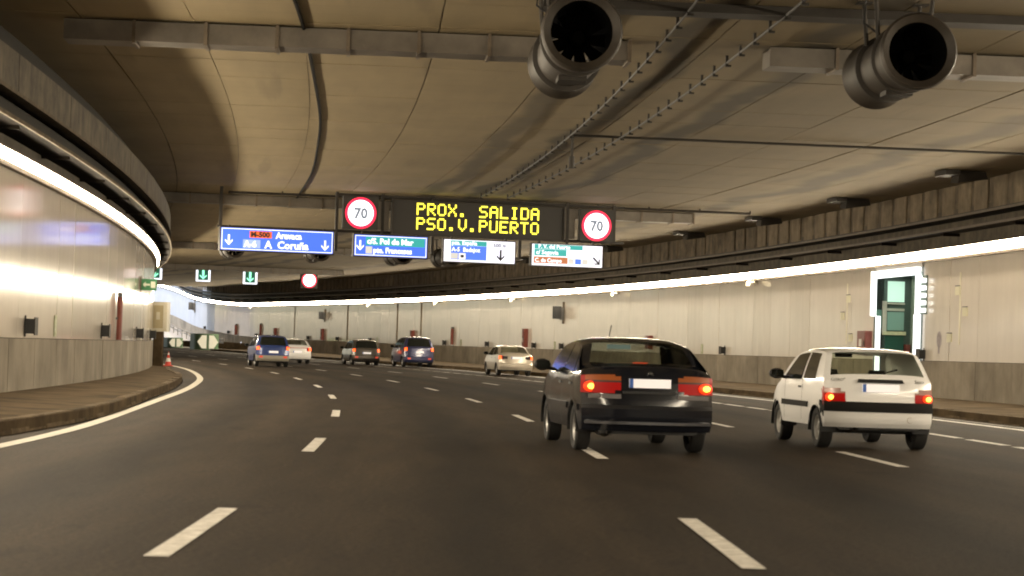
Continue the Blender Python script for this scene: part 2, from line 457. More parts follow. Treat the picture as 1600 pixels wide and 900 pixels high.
# kerbs and verges --------------------------------------------------
KL = [(-6.3, -30), (-6.3, 0), (-6.25, 18), (-6.2, 27.1), (-6.35, 33.0), (-6.95, 39.5), (-7.6, 45.4), (-8.65, 55.2), (-10.3, 67.3), (-12.1, 76.5), (-13.6, 85.0), (-16.5, 95.0), (-19.3, 104.0), (-22.5, 114)]
KLs = smooth2(KL, 4)
def stat(side, x, y):
    best = min(range(-60, 200, 1), key=lambda s: (wall(side, s, 0, 0)[0]-x)**2+(wall(side, s, 0, 0)[1]-y)**2); return best
# left kerb uses true wall stations
def verge2(line, side, z1, zt, label, name):
    mb = MB(); vb = MB(); st = [stat(side, *p[:2]) for p in line]
    for i in range(len(line)-1):
        (x0, y0), (x1, y1) = line[i][:2], line[i+1][:2]; za, zb_ = zroad(st[i]), zroad(st[i+1])
        tx, ty = x1-x0, y1-y0; l = sqrt(tx*tx+ty*ty) or 1; nx, ny = (ty/l, -tx/l) if side > 0 else (-ty/l, tx/l)
        w = .16; a, b = (x0, y0), (x1, y1); c, d = (x1+nx*w, y1+ny*w), (x0+nx*w, y0+ny*w)
        mb.hexa([(*a, za-.1), (*b, zb_-.1), (*c, zb_-.1), (*d, za-.1), (*a, za+z1), (*b, zb_+z1), (*c, zb_+z1), (*d, za+z1)])
        vb.quad((d[0], d[1], za+z1-.012), (c[0], c[1], zb_+z1-.012), wall(side, st[i+1], -.05, zt), wall(side, st[i], -.05, zt))
    kr = tag(mb.build('kerb', concrete_d), label+' kerb stones along the carriageway', kind='structure')
    # single stones stand 3 mm proud of the bedding, one metre each with open joints
    acc = []; tot = 0
    for i in range(len(line)-1):
        (x0, y0), (x1, y1) = line[i][:2], line[i+1][:2]; l = sqrt((x1-x0)**2+(y1-y0)**2)
        acc.append((tot, tot+l, x0, y0, x1, y1)); tot += l
    def at(q):
        for a_, b_, x0, y0, x1, y1 in acc:
            if q <= b_: t = (q-a_)/(b_-a_+1e-9); return x0+(x1-x0)*t, y0+(y1-y0)*t
        return acc[-1][4], acc[-1][5]
    q = 0; cnt = 0
    while q < tot-1.05 and cnt < 130:
        (x0, y0), (x1, y1) = at(q+.012), at(q+1.038); q += 1.05
        if not 14 < y0 < 125: continue
        cnt += 1
        za, zb_ = zroad(y0), zroad(y1); tx, ty = x1-x0, y1-y0; l = sqrt(tx*tx+ty*ty); nx, ny = (ty/l, -tx/l) if side > 0 else (-ty/l, tx/l)
        j1, j2, o_ = random.uniform(.004, .022), random.uniform(.004, .022), random.uniform(.012, .03)
        P = [(x0-nx*o_, y0-ny*o_), (x1-nx*o_, y1-ny*o_), (x1+nx*.19, y1+ny*.19), (x0+nx*.19, y0+ny*.19)]
        T = [(x0+nx*.03, y0+ny*.03), (x1+nx*.03, y1+ny*.03), P[2], P[3]]
        st_ = MB().hexa([(*P[0], za-.05), (*P[1], zb_-.05), (*P[2], zb_-.05), (*P[3], za-.05), (*T[0], za+z1+j1), (*T[1], zb_+z1+j2), (*T[2], zb_+z1+j2), (*T[3], za+z1+j1)])
        st_.build('kerb_stone', kerb_a if random.random() < .6 else kerb_b, kr)
    tag(vb.build('verge', concrete_d), label+' dirty brown walkway at the wall foot', kind='structure')
verge2(KLs, -1, .17, .22, 'left', 'kerb')
verge2([pt(s, 12.3)[:2] for s in frange(-40, 200, 4)], 1, .17, .2, 'right', 'kerb')

# ------------------------------------------------------------------ walls
def make_wall(side, s0, s1, zd, zt, label, niche=None, outer=None):
    root = thing('tunnel_wall', label, 'wall')
    # recessed backing behind joints
    bk = MB()
    L = frange(s0, s1, 2.5)
    for a, b in zip(L[:-1], L[1:]):
        if niche and a < niche[1] and b > niche[0]: continue
        wblock(bk, side, a, b, -.30, -.06, -.6, zt+2.6 if not(outer and a > outer) else zt+4)
    if niche:
        k = [x for x in L if x <= niche[0]][-1], [x for x in L if x >= niche[1]][0]
        wblock(bk, side, k[0], niche[0], -.30, -.06, -.6, zt+2.6); wblock(bk, side, niche[1], k[1], -.30, -.06, -.6, zt+2.6)
        wblock(bk, side, niche[0], niche[1], -.30, -.06, niche[2], zt+2.6)
    bk.build('backing', black_c, root)
    i = 0
    for w, z0, z1, dt, name, mm in ((2.5, zd+.012, zt, 0., 'panel', panel_w), (3.0, .05, zd, .05, 'dado_slab', concrete)):
        L = frange(s0, s1, w); rest = MB()
        for a, b in zip(L[:-1], L[1:]):
            if niche:
                if a >= niche[0]-.3 and b <= niche[1]+.3: continue
                if a < niche[0] < b: b = niche[0]
                if a < niche[1] < b: a = niche[1]
            mb = MB(); g_ = .012 if name == 'panel' else .015
            m_ = mm
            if name == 'panel' and random.random() < .12: m_ = panel_s
            if outer and a > outer and name == 'panel': m_ = panel_o
            tt = z1 if not(outer and a > outer and name == 'panel') else z1+3.2
            dt2 = dt+random.uniform(-.006, .006)
            wblock(mb, side, a+g_, b-g_, -.06, dt2, z0, tt)
            mb.build(name, m_, root)
        if niche and name == 'panel':
            mb = MB(); wblock(mb, side, niche[0], niche[1], -.06, .0, niche[2], zt); mb.build('panel', panel_w, root)
    return root
wr = make_wall(1, -60, 330, 1.312, 4.5, 'tall pale enamel panel wall on the right with grey concrete foot', niche=(65.2, 69.9, 4.15), outer=238)
wl = make_wall(-1, -60, 198, 1.182, 4.32, 'glossy cream panel wall on the left above a concrete foot')

# ledges and cable trays above the strips: parts of one run each side
def make_trays(side, s0, s1, zs, label, beam):
    root = thing('cable_ledge', label, 'ledge')
    L = frange(s0, s1, 3.0)
    def run(name, m, rects, seg=3.0):
        mb = MB()
        for a, b in zip(L[:-1], L[1:]):
            for (d0, d1, z0, z1) in rects: wblock(mb, side, a, b, d0, d1, z0, z1)
        mb.build(name, m, root)
    if side < 0:
        run('soffit', mat('sooty tray mesh', (.010, .008, .006), .95, spec=.05), [(-.05, .61, zs+.26, zs+.30)])
        run('tray_lip', mat('tray lip', (.13, .105, .075), .8, spec=.1, noise=.4), [(.61, .65, zs+.26, zs+.33)])
        run('tray_back', black_c, [(-.05, .25, zs+.30, zs+.74)])
        run('back_panel', mat('sooty back panel', (.075, .06, .042), .85, noise=.5, nscale=2), [(-.05, .0, zs+.02, zs+.26)])
        run('beam_lip', mat('tray lip', (.13, .105, .075), .8, spec=.1, noise=.4), [(.45, .60, zs+.72, zs+.78)])
        for a, b in zip(frange(s0, s1, 6)[:-1], frange(s0, s1, 6)[1:]):
            mb = MB(); m = (a+b)/2
            wblock(mb, side, a+.02, m, -.05, .57, zs+.78, zs+1.42); wblock(mb, side, m, b-.02, -.05, .57, zs+.78, zs+1.42)
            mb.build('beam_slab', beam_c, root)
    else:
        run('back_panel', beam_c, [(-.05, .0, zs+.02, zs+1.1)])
        run('tray_lip', mat('dark tray lip', (.13, .105, .08), .6, noise=.3), [(.58, .61, zs+.36, zs+.43)])
        run('tray', steel_d, [(-.05, .58, zs+.36, zs+.39), (.05, .4, zs+.39, zs+.48)])
        run('upper_tray_lip', mat('dark tray lip', (.13, .105, .08), .6, noise=.3), [(.62, .65, zs+.72, zs+.79)])
        run('upper_tray', steel_d, [(-.05, .62, zs+.72, zs+.75), (.05, .5, zs+.75, zs+.85)])
    if side > 0:
        run('pile_backing', pile_b, [(-.055, -.02, zs+1.1, zs+1.9)])
    # brackets
    br = MB().box(-.03, .03, 0, .6, 0, .05); bme = None
    for s in frange(s0+1, s1-1, 6):
        mb = MB(); wblock(mb, side, s, s+.07, 0, .55, zs+.20, zs+.258) if side < 0 else wblock(mb, side, s, s+.07, 0, .5, zs+.26, zs+.35); mb.build('bracket', mat('sooty tray mesh', (.010, .008, .006), .95, spec=.05), root)
    return root
make_trays(-1, -60, 198, 4.50, 'concrete edge beam and open cable trays above the left light strip', True)
make_trays(1, -60, 262, 4.80, 'two sooty cable trays running above the right light strip', False)
pl = thing('pile_wall', 'ribbed concrete piles between the right cable trays and the ceiling', 'wall')
for i, a in enumerate(frange(-40, 253, 1.5)[:-1]):
    mb = MB(); r_ = random.uniform(-.03, .03)
    P = [(-.3, .18), (.02+r_, .18), (.05+r_, .26), (.05+r_, 1.22), (.02+r_, 1.30), (-.3, 1.30)]
    bot = [wall(1, a+q, d, 5.75) for d, q in P]; top = [wall(1, a+q, d, 6.95) for d, q in P]
    n = len(P)
    for k in range(n-1): mb.quad(bot[k], bot[k+1], top[k+1], top[k])
    mb.poly(bot)
    dk = 84 < a < 104 or 112 < a < 160
    mb.build('pile', pile_b if dk else pile_a, pl, fixn=False)

# light strips -------------------------------------------------------
def make_strip(side, s0, s1, z, h, label):
    root = thing('light_strip', label, 'light')
    hb = MB(); L = frange(s0, s1, 3.0)
    for a, b in zip(L[:-1], L[1:]):
        wblock(hb, side, a, b, .002, .10, z+.0, z+h+.0); wblock(hb, side, a, b, .002, .215 if side < 0 else .33, z+h+.002, z+h+.03)
    hb.build('housing', steel_b, root)
    lp = MB()
    for a, b in zip(L[:-1], L[1:]): wblock(lp, side, a, b, .02, .125 if side < 0 else .165, z-.10, z-.0)
    lp.build('lower_lip', steel_b, root)
    for a, b in zip(L[:-1], L[1:]):
        mb = MB(); g_ = .02
        q_ = .165 if side < 0 else .22
        p = [(.102, z+.003), (q_-.05, z+.003), (q_, z+.06), (q_, z+h), (.102, z+h)]
        A = [wall(side, a+g_, d, zz) for d, zz in p]; B = [wall(side, b-g_, d, zz) for d, zz in p]
        for k in range(3): mb.quad(A[k], A[k+1], B[k+1], B[k])
        mb.build('diffuser', strip_m if side > 0 else strip_l, root)
    return root
make_strip(-1, -55, 140, 4.29, .16, 'continuous bright white light strip curving along the top of the left wall')
make_strip(1, -55, 304, 4.49, .23, 'continuous bright white light strip along the top of the right wall')

# ------------------------------------------------------------------ ceiling
CZ = 6.62
def cpt(s, d, z=CZ): return pt(s, d, z)
def dedges(s):
    return [dl(min(s, 198))-.3, -6.3, -4.4, -2.6, -.27, 2.0, 4.45, 6.75, 9.0, 11.3, 13.8, dr(min(s, 215))+.3]
cb = MB()
for a, b in zip(frange(-85, 244, 4)[:-1], frange(-85, 244, 4)[1:]):
    A, B = dedges(a), dedges(b)
    if a > 196: A[0] = -28; B[0] = -28
    if a > 215: A[-1] = 30; B[-1] = 30
    if 196 > a and b > 196: B[0] = -28
    cb.hexa([cpt(a, A[0], CZ+.03), cpt(a, A[-1], CZ+.03), cpt(b, B[-1], CZ+.03), cpt(b, B[0], CZ+.03), cpt(a, A[0], CZ+.5), cpt(a, A[-1], CZ+.5), cpt(b, B[-1], CZ+.5), cpt(b, B[0], CZ+.5)])
ceil = tag(cb.build('ceiling', mat('joint filler', (.07, .052, .033), .9)), 'stained concrete slab ceiling of the tunnel', kind='structure')
far = MB()
def slab(mb, a, b, k):
    A, B = dedges(a), dedges(b); g_ = .012 if k != 3 else .035; g0 = .012 if k != 3 else .035
    gl = .03 if k == 9 else .012; gr = .03 if k == 8 else .012
    if k in (1, 2, 3): gl = .006 if k > 1 else gl
    if k in (1, 2): gr = .006
    a0, a1, b0, b1 = A[k]+gl, A[k+1]-gr, B[k]+gl, B[k+1]-gr
    j = random.uniform(-.004, .004)
    n = len(mb.v)
    P = [(a+.012, a0), (a+.012, a1), (b-.012, b1), (b-.012, b0)]
    lo = [cpt(s, d, CZ+j) for s, d in P]; hi = [cpt(s, d, CZ+.028) for s, d in P]
    mb.quad(lo[3], lo[2], lo[1], lo[0], 0, [(P[q][0], P[q][1]) for q in (3, 2, 1, 0)])
    for q in range(4): mb.quad(lo[q], lo[(q+1) % 4], hi[(q+1) % 4], hi[q], 0, (P[q][0], P[q][1]))
for a, b in zip(frange(28, 98, 2.6)[:-1], frange(28, 98, 2.6)[1:]):
    for k in range(11):
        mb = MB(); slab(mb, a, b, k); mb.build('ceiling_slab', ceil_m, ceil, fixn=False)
for (q0, q1) in ((-60, 28), (98, 196)):
    for a, b in zip(frange(q0, q1, 2.6)[:-1], frange(q0, q1, 2.6)[1:]):
        for k in range(11): slab(far, a, b, k)
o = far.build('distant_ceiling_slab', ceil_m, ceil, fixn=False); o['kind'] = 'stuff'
fa = MB()
for a, b in zip(frange(196, 243, 2.6)[:-1], frange(196, 243, 2.6)[1:]):
    for k in range(12):
        d0 = -26+k*(46/12) ; d1 = d0+46/12-.02
        P = [(a+.012, d0), (a+.012, d1), (b-.012, d1), (b-.012, d0)]
        lo = [cpt(s, d, CZ) for s, d in P]; fa.quad(lo[3], lo[2], lo[1], lo[0], 0, [(P[q][0], P[q][1]) for q in (3, 2, 1, 0)])
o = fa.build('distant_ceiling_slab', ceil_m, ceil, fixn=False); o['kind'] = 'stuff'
# unseen end cap, added behind the camera to keep the sky out
eb = MB(); A, B = pt(-60, dl(-60)-.5), pt(-60, dr(-60)+.5)
eb.hexa([(A[0], A[1]-.6, -.5), (B[0], B[1]-.6, -.5), (B[0], B[1], -.5), (A[0], A[1], -.5), (A[0], A[1]-.6, 7), (B[0], B[1]-.6, 7), (B[0], B[1], 7), (A[0], A[1], 7)])
tag(eb.build('tunnel_end_cap', concrete), 'unseen concrete cap added behind the viewpoint to keep the sky out', kind='structure')
# left side closure beyond the left wall
mb = MB()
A, B = pt(198, dl(198)), pt(243, -28)
mb.hexa([(A[0]-.3, A[1], -.5), (B[0], B[1], -.5), (B[0], B[1]+.3, -.5), (A[0]-.3, A[1]+.3, -.5), (A[0]-.3, A[1], 7.5), (B[0], B[1], 7.5), (B[0], B[1]+.3, 7.5), (A[0]-.3, A[1]+.3, 7.5)])
tag(mb.build('tunnel_side_wall', concrete), 'wall of the hidden left bend', kind='structure')

# ------------------------------------------------------------------ transverse ducts, pipes, fans and cable runs
def duct(s, dA, dB, label, gaps=()):
    root = thing('air_duct', label, 'duct', group='square air ducts crossing the ceiling')
    d = dA
    while d < dB-.1:
        e = min(d+1.2, dB)
        if not any(g0 < (d+e)/2 < g1 for g0, g1 in gaps):
            mb = MB(); P = [pt(s, d+.03, 0), pt(s, e-.03, 0), pt(s+.7, e-.03, 0), pt(s+.7, d+.03, 0)]; j = random.uniform(-.012, .012)
            z0, z1 = CZ-.37+j, CZ-.03
            mb.hexa([(p[0], p[1], p[2]+z0) for p in P]+[(p[0], p[1], p[2]+z1) for p in P])
            mb.build('duct_section', steel_g, root)
            fb = MB(); P = [pt(s-.03, e-.03, 0), pt(s-.03, e+.03, 0), pt(s+.73, e+.03, 0), pt(s+.73, e-.03, 0)]
            z0 -= .03
            fb.hexa([(p[0], p[1], p[2]+z0) for p in P]+[(p[0], p[1], p[2]+CZ-.005) for p in P])
            fb.build('flange', steel_b, root)
        d = e
    return root
duct(36.2, -6.6, 14.5, 'nearest square grey air duct crossing the ceiling above the cars', gaps=((3.3, 4.9),))
duct(78.6, -7.0, 13.0, 'square air duct crossing the ceiling just behind the sign gantry')
duct(119, -5.5, 13.5, 'third square air duct, seen under the blue sign boards')
duct(157, -5.0, 13.5, 'farthest square air duct near the red circle signal')
# dark transverse channel above the near fans
mb = MB()  # shallow dark bar set where a dark band crosses the ceiling
for a, b in ((1.2, 9.4), (9.4, 15.5)):
    P = [pt(32.2, a, 0), pt(32.2, b, 0), pt(32.75, b, 0), pt(32.75, a, 0)]
    mb.hexa([(p[0], p[1], p[2]+CZ-.14) for p in P]+[(p[0], p[1], p[2]+CZ-.004) for p in P])
tag(mb.build('ceiling_bar', steel_d), 'dark channel across the ceiling behind the two large fans', 'bar')
# thin transverse pipe with a drop rod
t = thing('ceiling_pipe', 'thin black pipe across the right ceiling with a short hanging end', 'pipe')
MB().tube([pt(51.6, d, CZ-.09) for d in frange(3.8, 17, 1.2)], .035).build('pipe', steel_d, t)
MB().tube([pt(51.6, 3.8, CZ-.06), pt(51.6, 3.8, CZ-.85)], .04).build('drop_rod', steel_d, t)
MB().lathe([(-.30, 0), (-.30, .07), (0, .07), (0, 0)], pt(51.6, 3.8, CZ-.60), 'Z', 10).build('sensor', steel_d, t)
for nm, s_, a_, b_, lb in (('ceiling_pipe', 76.2, -4.5, 14.5, 'black pipe along the ceiling just over the message board'), ('ceiling_pipe', 125.5, -4, 12, 'thin dark pipe crossing the far ceiling beyond the blue boards')):
    t = thing(nm, lb, 'pipe')
    MB().tube([pt(s_, d, CZ-.10) for d in frange(a_, b_, 1.2)], .05).build('pipe', steel_d, t)
    for d in frange(a_, b_, 1.9)[1:]: MB().tube([pt(s_, d, CZ-.10), pt(s_, d, CZ-.0)], .03, 5).build('hanger', steel_d, t)
# longitudinal cable runs on little hangers
def cable_run(d0, d1, label, sA=20, sB=73):
    root = thing('cable_run', label, 'cable')
    def dd(s): return d0+(d1-d0)*(s-34)/36
    pts = []
    for s in frange(sA, sB, 1.0): pts.append(pt(s, dd(s), CZ-.13))
    MB().tube(pts, .022).build('cable', grey_p, root)
    for s in frange(sA, sB, 1.35):
        mb = MB(); p = pt(s, dd(s), 0); x, y, h = cen(s)
        mb.box(-.022, .022, -.03, .03, -.19, 0); mb.box(-.022, .075, -.03, .03, -.20, -.165)
        o = mb.build('hanger', steel_d, root); o.location = (p[0], p[1], p[2]+CZ); o.rotation_euler[2] = h
cable_run(3.45, 4.0, 'left one of two cable lines hung on small hooks under the ceiling')
cable_run(4.93, 4.97, 'right one of two cable lines hung on small hooks under the ceiling')
t = thing('black_cable', 'thick black cable curving along the left part of the ceiling', 'cable')
MB().tube([pt(s, -2.62+(s-33)*.015+.015*sin(s*.4), CZ-.04) for s in frange(20, 82, 1.0)], .034, 6).build('cable', mat('black cable sheath', (.012, .011, .01), .9, spec=.1), t)
def fan(s, d, z, R, L, label, detail=True):
    x, y, h = cen(s); root = thing('jet_fan', label, 'fan', (*pt(s, d, z),), h, group='jet fans hung from the tunnel ceiling')
    n = 40 if detail else 24; q = R/.52
    steel_f = mat('fan casing', (.042, .033, .024), .6, metal=.1, noise=.4, nscale=4)
    MB().lathe([(0, R*.84), (-.06, R*.97), (-.10, R*1.04), (-.05, R*1.10), (.05, R*1.1), (.10, R*1.04), (.12, R*.93)], n=n).build('intake_ring', steel_f, root, smooth=True)
    MB().lathe([(.12, R*.93), (.75*q, R*.93)], n=n).build('silencer', steel_f, root, smooth=True)
    MB().lathe([(.75*q, R*.93), (.77*q, R*1.02), (.86*q, R*1.02), (.88*q, R*.80)], n=n).build('flange', steel_d, root, smooth=True)
    MB().lathe([(.88*q, R*.88), (L-.95*q, R*.88)], n=n).build('motor_casing', steel_f, root, smooth=True)
    MB().lathe([(L-.95*q, R*.88), (L-.93*q, R*1.02), (L-.84*q, R*1.02), (L-.82*q, R*.93)], n=n).build('flange', steel_d, root, smooth=True)
    MB().lathe([(L-.82*q, R*.93), (L-.1, R*.95), (L, R*1.05), (L+.05, R*.9)], n=n).build('silencer', steel_f, root, smooth=True)
    MB().lathe([(0, R*.84), (.9*q, R*.80), (L, R*.80)], n=n).build('inner_duct', mat('fan inside', (.003, .0028, .0025), .95, spec=.05), root, smooth=True)
    MB().lathe([(.55*q, 0), (.58*q, R*.18), (.72*q, R*.26), (1.5*q, R*.26), (1.6*q, 0)], n=16).build('hub', mat('fan blade', (.003, .0028, .0025), .95, spec=.0), root, smooth=True)
    for k in range(9):
        a = 2*pi*k/9; mb = MB(); c_, s_ = cos(a), sin(a)
        for r0, r1, w0, w1, tw0, tw1 in ((R*.25, R*.78, .07*q, .10*q, .06*q, .02*q),):
            def P(r, w, tw, sg): return (c_*r - s_*w*sg, .8*q+tw*sg, s_*r + c_*w*sg)
            mb.quad(P(r0, w0, tw0, -1), P(r0, w0, tw0, 1), P(r1, w1, tw1, 1), P(r1, w1, tw1, -1))
            mb.quad((P(r0, w0, tw0, -1)[0], P(r0, w0, tw0, -1)[1]+.015, P(r0, w0, tw0, -1)[2]), (P(r0, w0, tw0, 1)[0], P(r0, w0, tw0, 1)[1]+.015, P(r0, w0, tw0, 1)[2]), (P(r1, w1, tw1, 1)[0], P(r1, w1, tw1, 1)[1]+.015, P(r1, w1, tw1, 1)[2]), (P(r1, w1, tw1, -1)[0], P(r1, w1, tw1, -1)[1]+.015, P(r1, w1, tw1, -1)[2]))
        mb.build('blade', mat('fan blade', (.003, .0028, .0025), .95, spec=.0), root)
    top = CZ-z
    for yy in (.95*q, L-1.05*q):
        for sx in (-1, 1):
            MB().tube([(sx*R*.75, yy, R*.62), (sx*R*.85, yy, top)], .035).build('hanger', steel_d, root)
            MB().box(sx*R*.85-.11, sx*R*.85+.11, yy-.11, yy+.11, top-.03, top-.002).build('anchor_plate', steel_d, root)
    MB().box(-R*.4, R*.4, L*.4, L*.55, -R*.98, -R*.84).build('terminal_box', steel_d, root)
    MB().tube([(-R*.55, L*.45, R*.8), (-R*1.05, L*.45, R*1.15), (-R*1.0, L*.45, top)], .018, 5).build('supply_cable', black, root)
    return root
fan(29.7, 1.58, 5.73, .52, 3.5, 'large jet fan at top centre, left of the two near ones')
fan(29.9, 6.40, 5.66, .50, 2.7, 'large jet fan at top right, nearer the right wall')
for s_, d_, lb in ((103, 1.58, 'small far jet fan in the gap between the two blue sign boards'), (103, -2.55, 'small far jet fan peeping out below the left blue board'), (103, 5.6, 'small far jet fan below the right end of the second blue board'), (103, 8.0, 'small far jet fan behind the white board with the down arrow')):
    fan(s_, d_, 5.72, .46, 3.2, lb, False)

# brackets under the ceiling over the right wall
for i, (s_, lb) in enumerate(((57.5, 'nearest'), (68.5, 'second'), (79, 'third'), (90, 'fourth'), (104, 'fifth'), (121, 'sixth'))):
    t = thing('ceiling_floodlight', '%s unlit wedge floodlight on the ceiling edge above the ribbed piles' % lb, 'floodlight', group='unlit floodlights above the right wall')
    p, a = wall_frame(1, s_, 1.3, CZ-.02+.0); t.location = p; t.rotation_euler[2] = a
    MB().hexa([(-.35, -.5, -.22), (.35, -.5, -.16), (.35, .35, -.30), (-.35, .35, -.36), (-.3, -.45, -.02), (.3, -.45, -.02), (.3, .3, -.02), (-.3, .3, -.02)]).build('housing', steel_d, t)
    MB().box(-.5, .5, .35, .75, -.14, -.0).build('arm', steel_d, t)

# ------------------------------------------------------------------ signs
GX, GY, GYAW = -4.281, 75.0, .25
def gpos(t, z, out=0.):
    return (GX+t*cos(GYAW)+out*sin(GYAW), GY+t*sin(GYAW)-out*cos(GYAW), z)
gantry = thing('sign_gantry', 'dark steel frame carrying the message board and direction signs', 'gantry', gpos(0, 0), GYAW)
for z in (6.50, 5.22):
    MB().box(-2.0, 8.6, .22, .32, z-.04, z+.05).build('beam', steel_d, gantry)
MB().box(-6.1, 8.0, .22, .30, 5.17, 5.25).build('lower_beam', steel_d, gantry)
for t_ in (-6.0, -1.95, -.32, 1.5, 4.7, 6.45, 8.2):
    MB().box(t_-.05, t_+.05, .14, .24, 4.5 if t_ < 8 else 5.2, 6.58).build('post', steel_d, gantry)
for t_ in (-.30, 6.52):
    MB().box(t_-.20, t_+.20, .16, .28, 5.3, 6.35).build('infill_plate', steel_g, gantry)
def face_part(name, root, x0, x1, z0, z1, m, dep=.02, y=0.):
    return MB().box(x0, x1, y-dep, y, z0, z1).build(name, m, root)
# variable message board
vms = thing('message_board', 'black electronic message board with yellow letters PROX. SALIDA PSO.V.PUERTO', 'message board', gpos(0, 0), GYAW)
MB().box(0, 6.2, -.16, .14, 5.21, 6.36).build('cabinet', mat('matt black cabinet', (.022, .019, .016), .6), vms)
for a in ((0, 6.2, 6.36, 6.40), (0, 6.2, 5.17, 5.21), (-.04, 0, 5.17, 6.40), (6.2, 6.24, 5.17, 6.40)):
    MB().box(a[0], a[1], -.24, .14, a[2], a[3]).build('frame_bar', steel_d, vms)
FONT = {'P': ["11110", "10001", "10001", "11110", "10000", "10000", "10000"], 'R': ["11110", "10001", "10001", "11110", "10100", "10010", "10001"], 'O': ["01110", "10001", "10001", "10001", "10001", "10001", "01110"],
        'X': ["10001", "10001", "01010", "00100", "01010", "10001", "10001"], '.': ["00000"]*5+["01100", "01100"], 'S': ["01111", "10000", "10000", "01110", "00001", "00001", "11110"], 'A': ["01110", "10001", "10001", "11111", "10001", "10001", "10001"],
        'L': ["10000"]*6+["11111"], 'I': ["01110", "00100", "00100", "00100", "00100", "00100", "01110"], 'D': ["11110", "10001", "10001", "10001", "10001", "10001", "11110"], 'V': ["10001"]*4+["10001", "01010", "00100"],
        'U': ["10001"]*6+["01110"], 'E': ["11111", "10000", "10000", "11110", "10000", "10000", "11111"], 'T': ["11111"]+["00100"]*6, ' ': ["00000"]*7}
led = emat('yellow led', (1.0, .86, .06), 2.2)
for row, (txt, zt) in enumerate((('PROX. SALIDA', 6.275), ('PSO.V.PUERTO', 5.765))):
    for ci, ch in enumerate(txt):
        if ch == ' ': continue
        mb = MB()
        for r in range(7):
            for c in range(5):
                if FONT[ch][r][c] == '1':
                    x = .86+ci*.378+c*.0605; z = zt-r*.0605
                    mb.box(x-.0285, x+.0285, -.172, -.162, z-.0285, z+.0285)
        o = mb.build('led_letter', led, vms); o['label'] = 'yellow letter %s' % ch if ch != '.' else 'yellow full stop'
# speed limit signals
def disc(mb, r0, r1, x, z, y, n=40):
    for k in range(n):
        a, b = 2*pi*k/n, 2*pi*(k+1)/n
        if r0 == 0: mb.poly([(x, y, z), (x+r1*cos(a), y, z+r1*sin(a)), (x+r1*cos(b), y, z+r1*sin(b))])
        else: mb.quad((x+r0*cos(a), y, z+r0*sin(a)), (x+r1*cos(a), y, z+r1*sin(a)), (x+r1*cos(b), y, z+r1*sin(b)), (x+r0*cos(b), y, z+r0*sin(b)))
    return mb
red_e = emat('red led ring', (1.0, .015, .06), 1.6)
wht_e = emat('white led field', (1.0, .97, .98), 2.2)
def speed(t_, z_, R, label, loc=None, yaw=GYAW, number='70'):
    root = thing('speed_signal', label, 'speed sign', loc or gpos(t_, 0), yaw, group='round lit speed signals')
    MB().box(-R*1.13, R*1.13, -.14, .12, z_-R*1.03, z_+R*1.08).build('cabinet', mat('matt black cabinet', (.022, .019, .016), .6), root)
    disc(MB(), 0, R*.83, 0, z_, -.15).build('white_field', wht_e, root, fixn=False)
    disc(MB(), R*.83, R, 0, z_, -.152).build('red_ring', red_e, root, fixn=False)
    if number:
        me = text_mesh(number, R*.92, mat('number grey', (.10, .12, .15), .6, emit=(.30, .36, .46), estr=.5), 'numerals', align='CENTER', sx=.95, bold=.02)
        o = link('numerals', me, root, (0, -.158, z_-R*.33))
    return root
speed(-1.16, 5.855, .55, 'round 70 speed signal left of the message board')
speed(7.45, 5.79, .55, 'round 70 speed signal right of the message board')
blue_e = emat('blue sign face', (.045, .13, .74), .95)
blue2_e = emat('blue sign face b', (.06, .16, .78), .9)
wtx = emat('white sign print', (.80, .85, 1.0), 1.15)
wface = emat('white sign face', (.80, .82, 1.0), 1.12)
teal_e = emat('teal sign field', (.02, .30, .30), .95)
org_e = emat('orange sign field', (.75, .12, .02), .8)
brn_e = emat('brown sign field', (.36, .12, .045), .95)
gry_e = emat('grey sign field', (.50, .50, .48), .9)
blk_t = mat('black sign print', (.02, .02, .025), .6)
def arrow_mesh(mb, x, z, h, ang=0., y=-.135):
    w = h*.09
    P1 = [(-w, .5*h), (w, .5*h), (w, -.30*h), (-w, -.30*h)]
    hd_ = [(0, -.5*h), (.36*h, -.12*h), (.36*h, .06*h), (0, -.30*h), (-.36*h, .06*h), (-.36*h, -.12*h)]
    c_, s_ = cos(ang), sin(ang)
    T = lambda p: (x+p[0]*c_-p[1]*s_, y, z+p[0]*s_+p[1]*c_)
    mb.poly([T(p) for p in P1]); mb.poly([T(p) for p in (hd_[0], hd_[1], hd_[2], hd_[3])]); mb.poly([T(p) for p in (hd_[0], hd_[3], hd_[4], hd_[5])])
    return mb
def board(x0, x1, z0, z1, m, label, name='direction_sign', border=wtx):
    root = thing(name, label, 'road sign', gpos(x0, 0), GYAW)
    w = x1-x0
    MB().box(-.04, w+.04, -.10, .14, z0-.04, z1+.04).build('cabinet', steel_d, root)
    MB().box(0, w, -.12, -.10, z0, z1).build('face', m, root)
    if border:
        for a in ((0.02, w-.02, z1-.045, z1-.02), (0.02, w-.02, z0+.02, z0+.045), (.02, .045, z0+.045, z1-.045), (w-.045, w-.02, z0+.045, z1-.045)):
            MB().box(a[0], a[1], -.128, -.12, a[2], a[3]).build('border', border, root)
    for hx in (.3, w-.3):
        MB().box(hx-.03, hx+.03, 0, .2, z1+.04, 5.25).build('hanger', steel_d, root)
    return root
def put(root, txt, size, x, z, m, sx=1.0, y=-.136, bold=.012):
    o = link('lettering', text_mesh(txt, size, m, sx=sx, ext=.003, bold=bold), root, (x, y, z)); o['label'] = 'lettering %s' % txt
b = board(-6.0, -2.1, 4.385, 5.15, blue_e, 'long blue direction sign reading Aravaca and A Coruña with two arrows')
arrow_mesh(MB(), .27, 4.73, .36).build('arrow', wtx, b, fixn=False); arrow_mesh(MB(), 3.62, 4.66, .36).build('arrow', wtx, b, fixn=False)
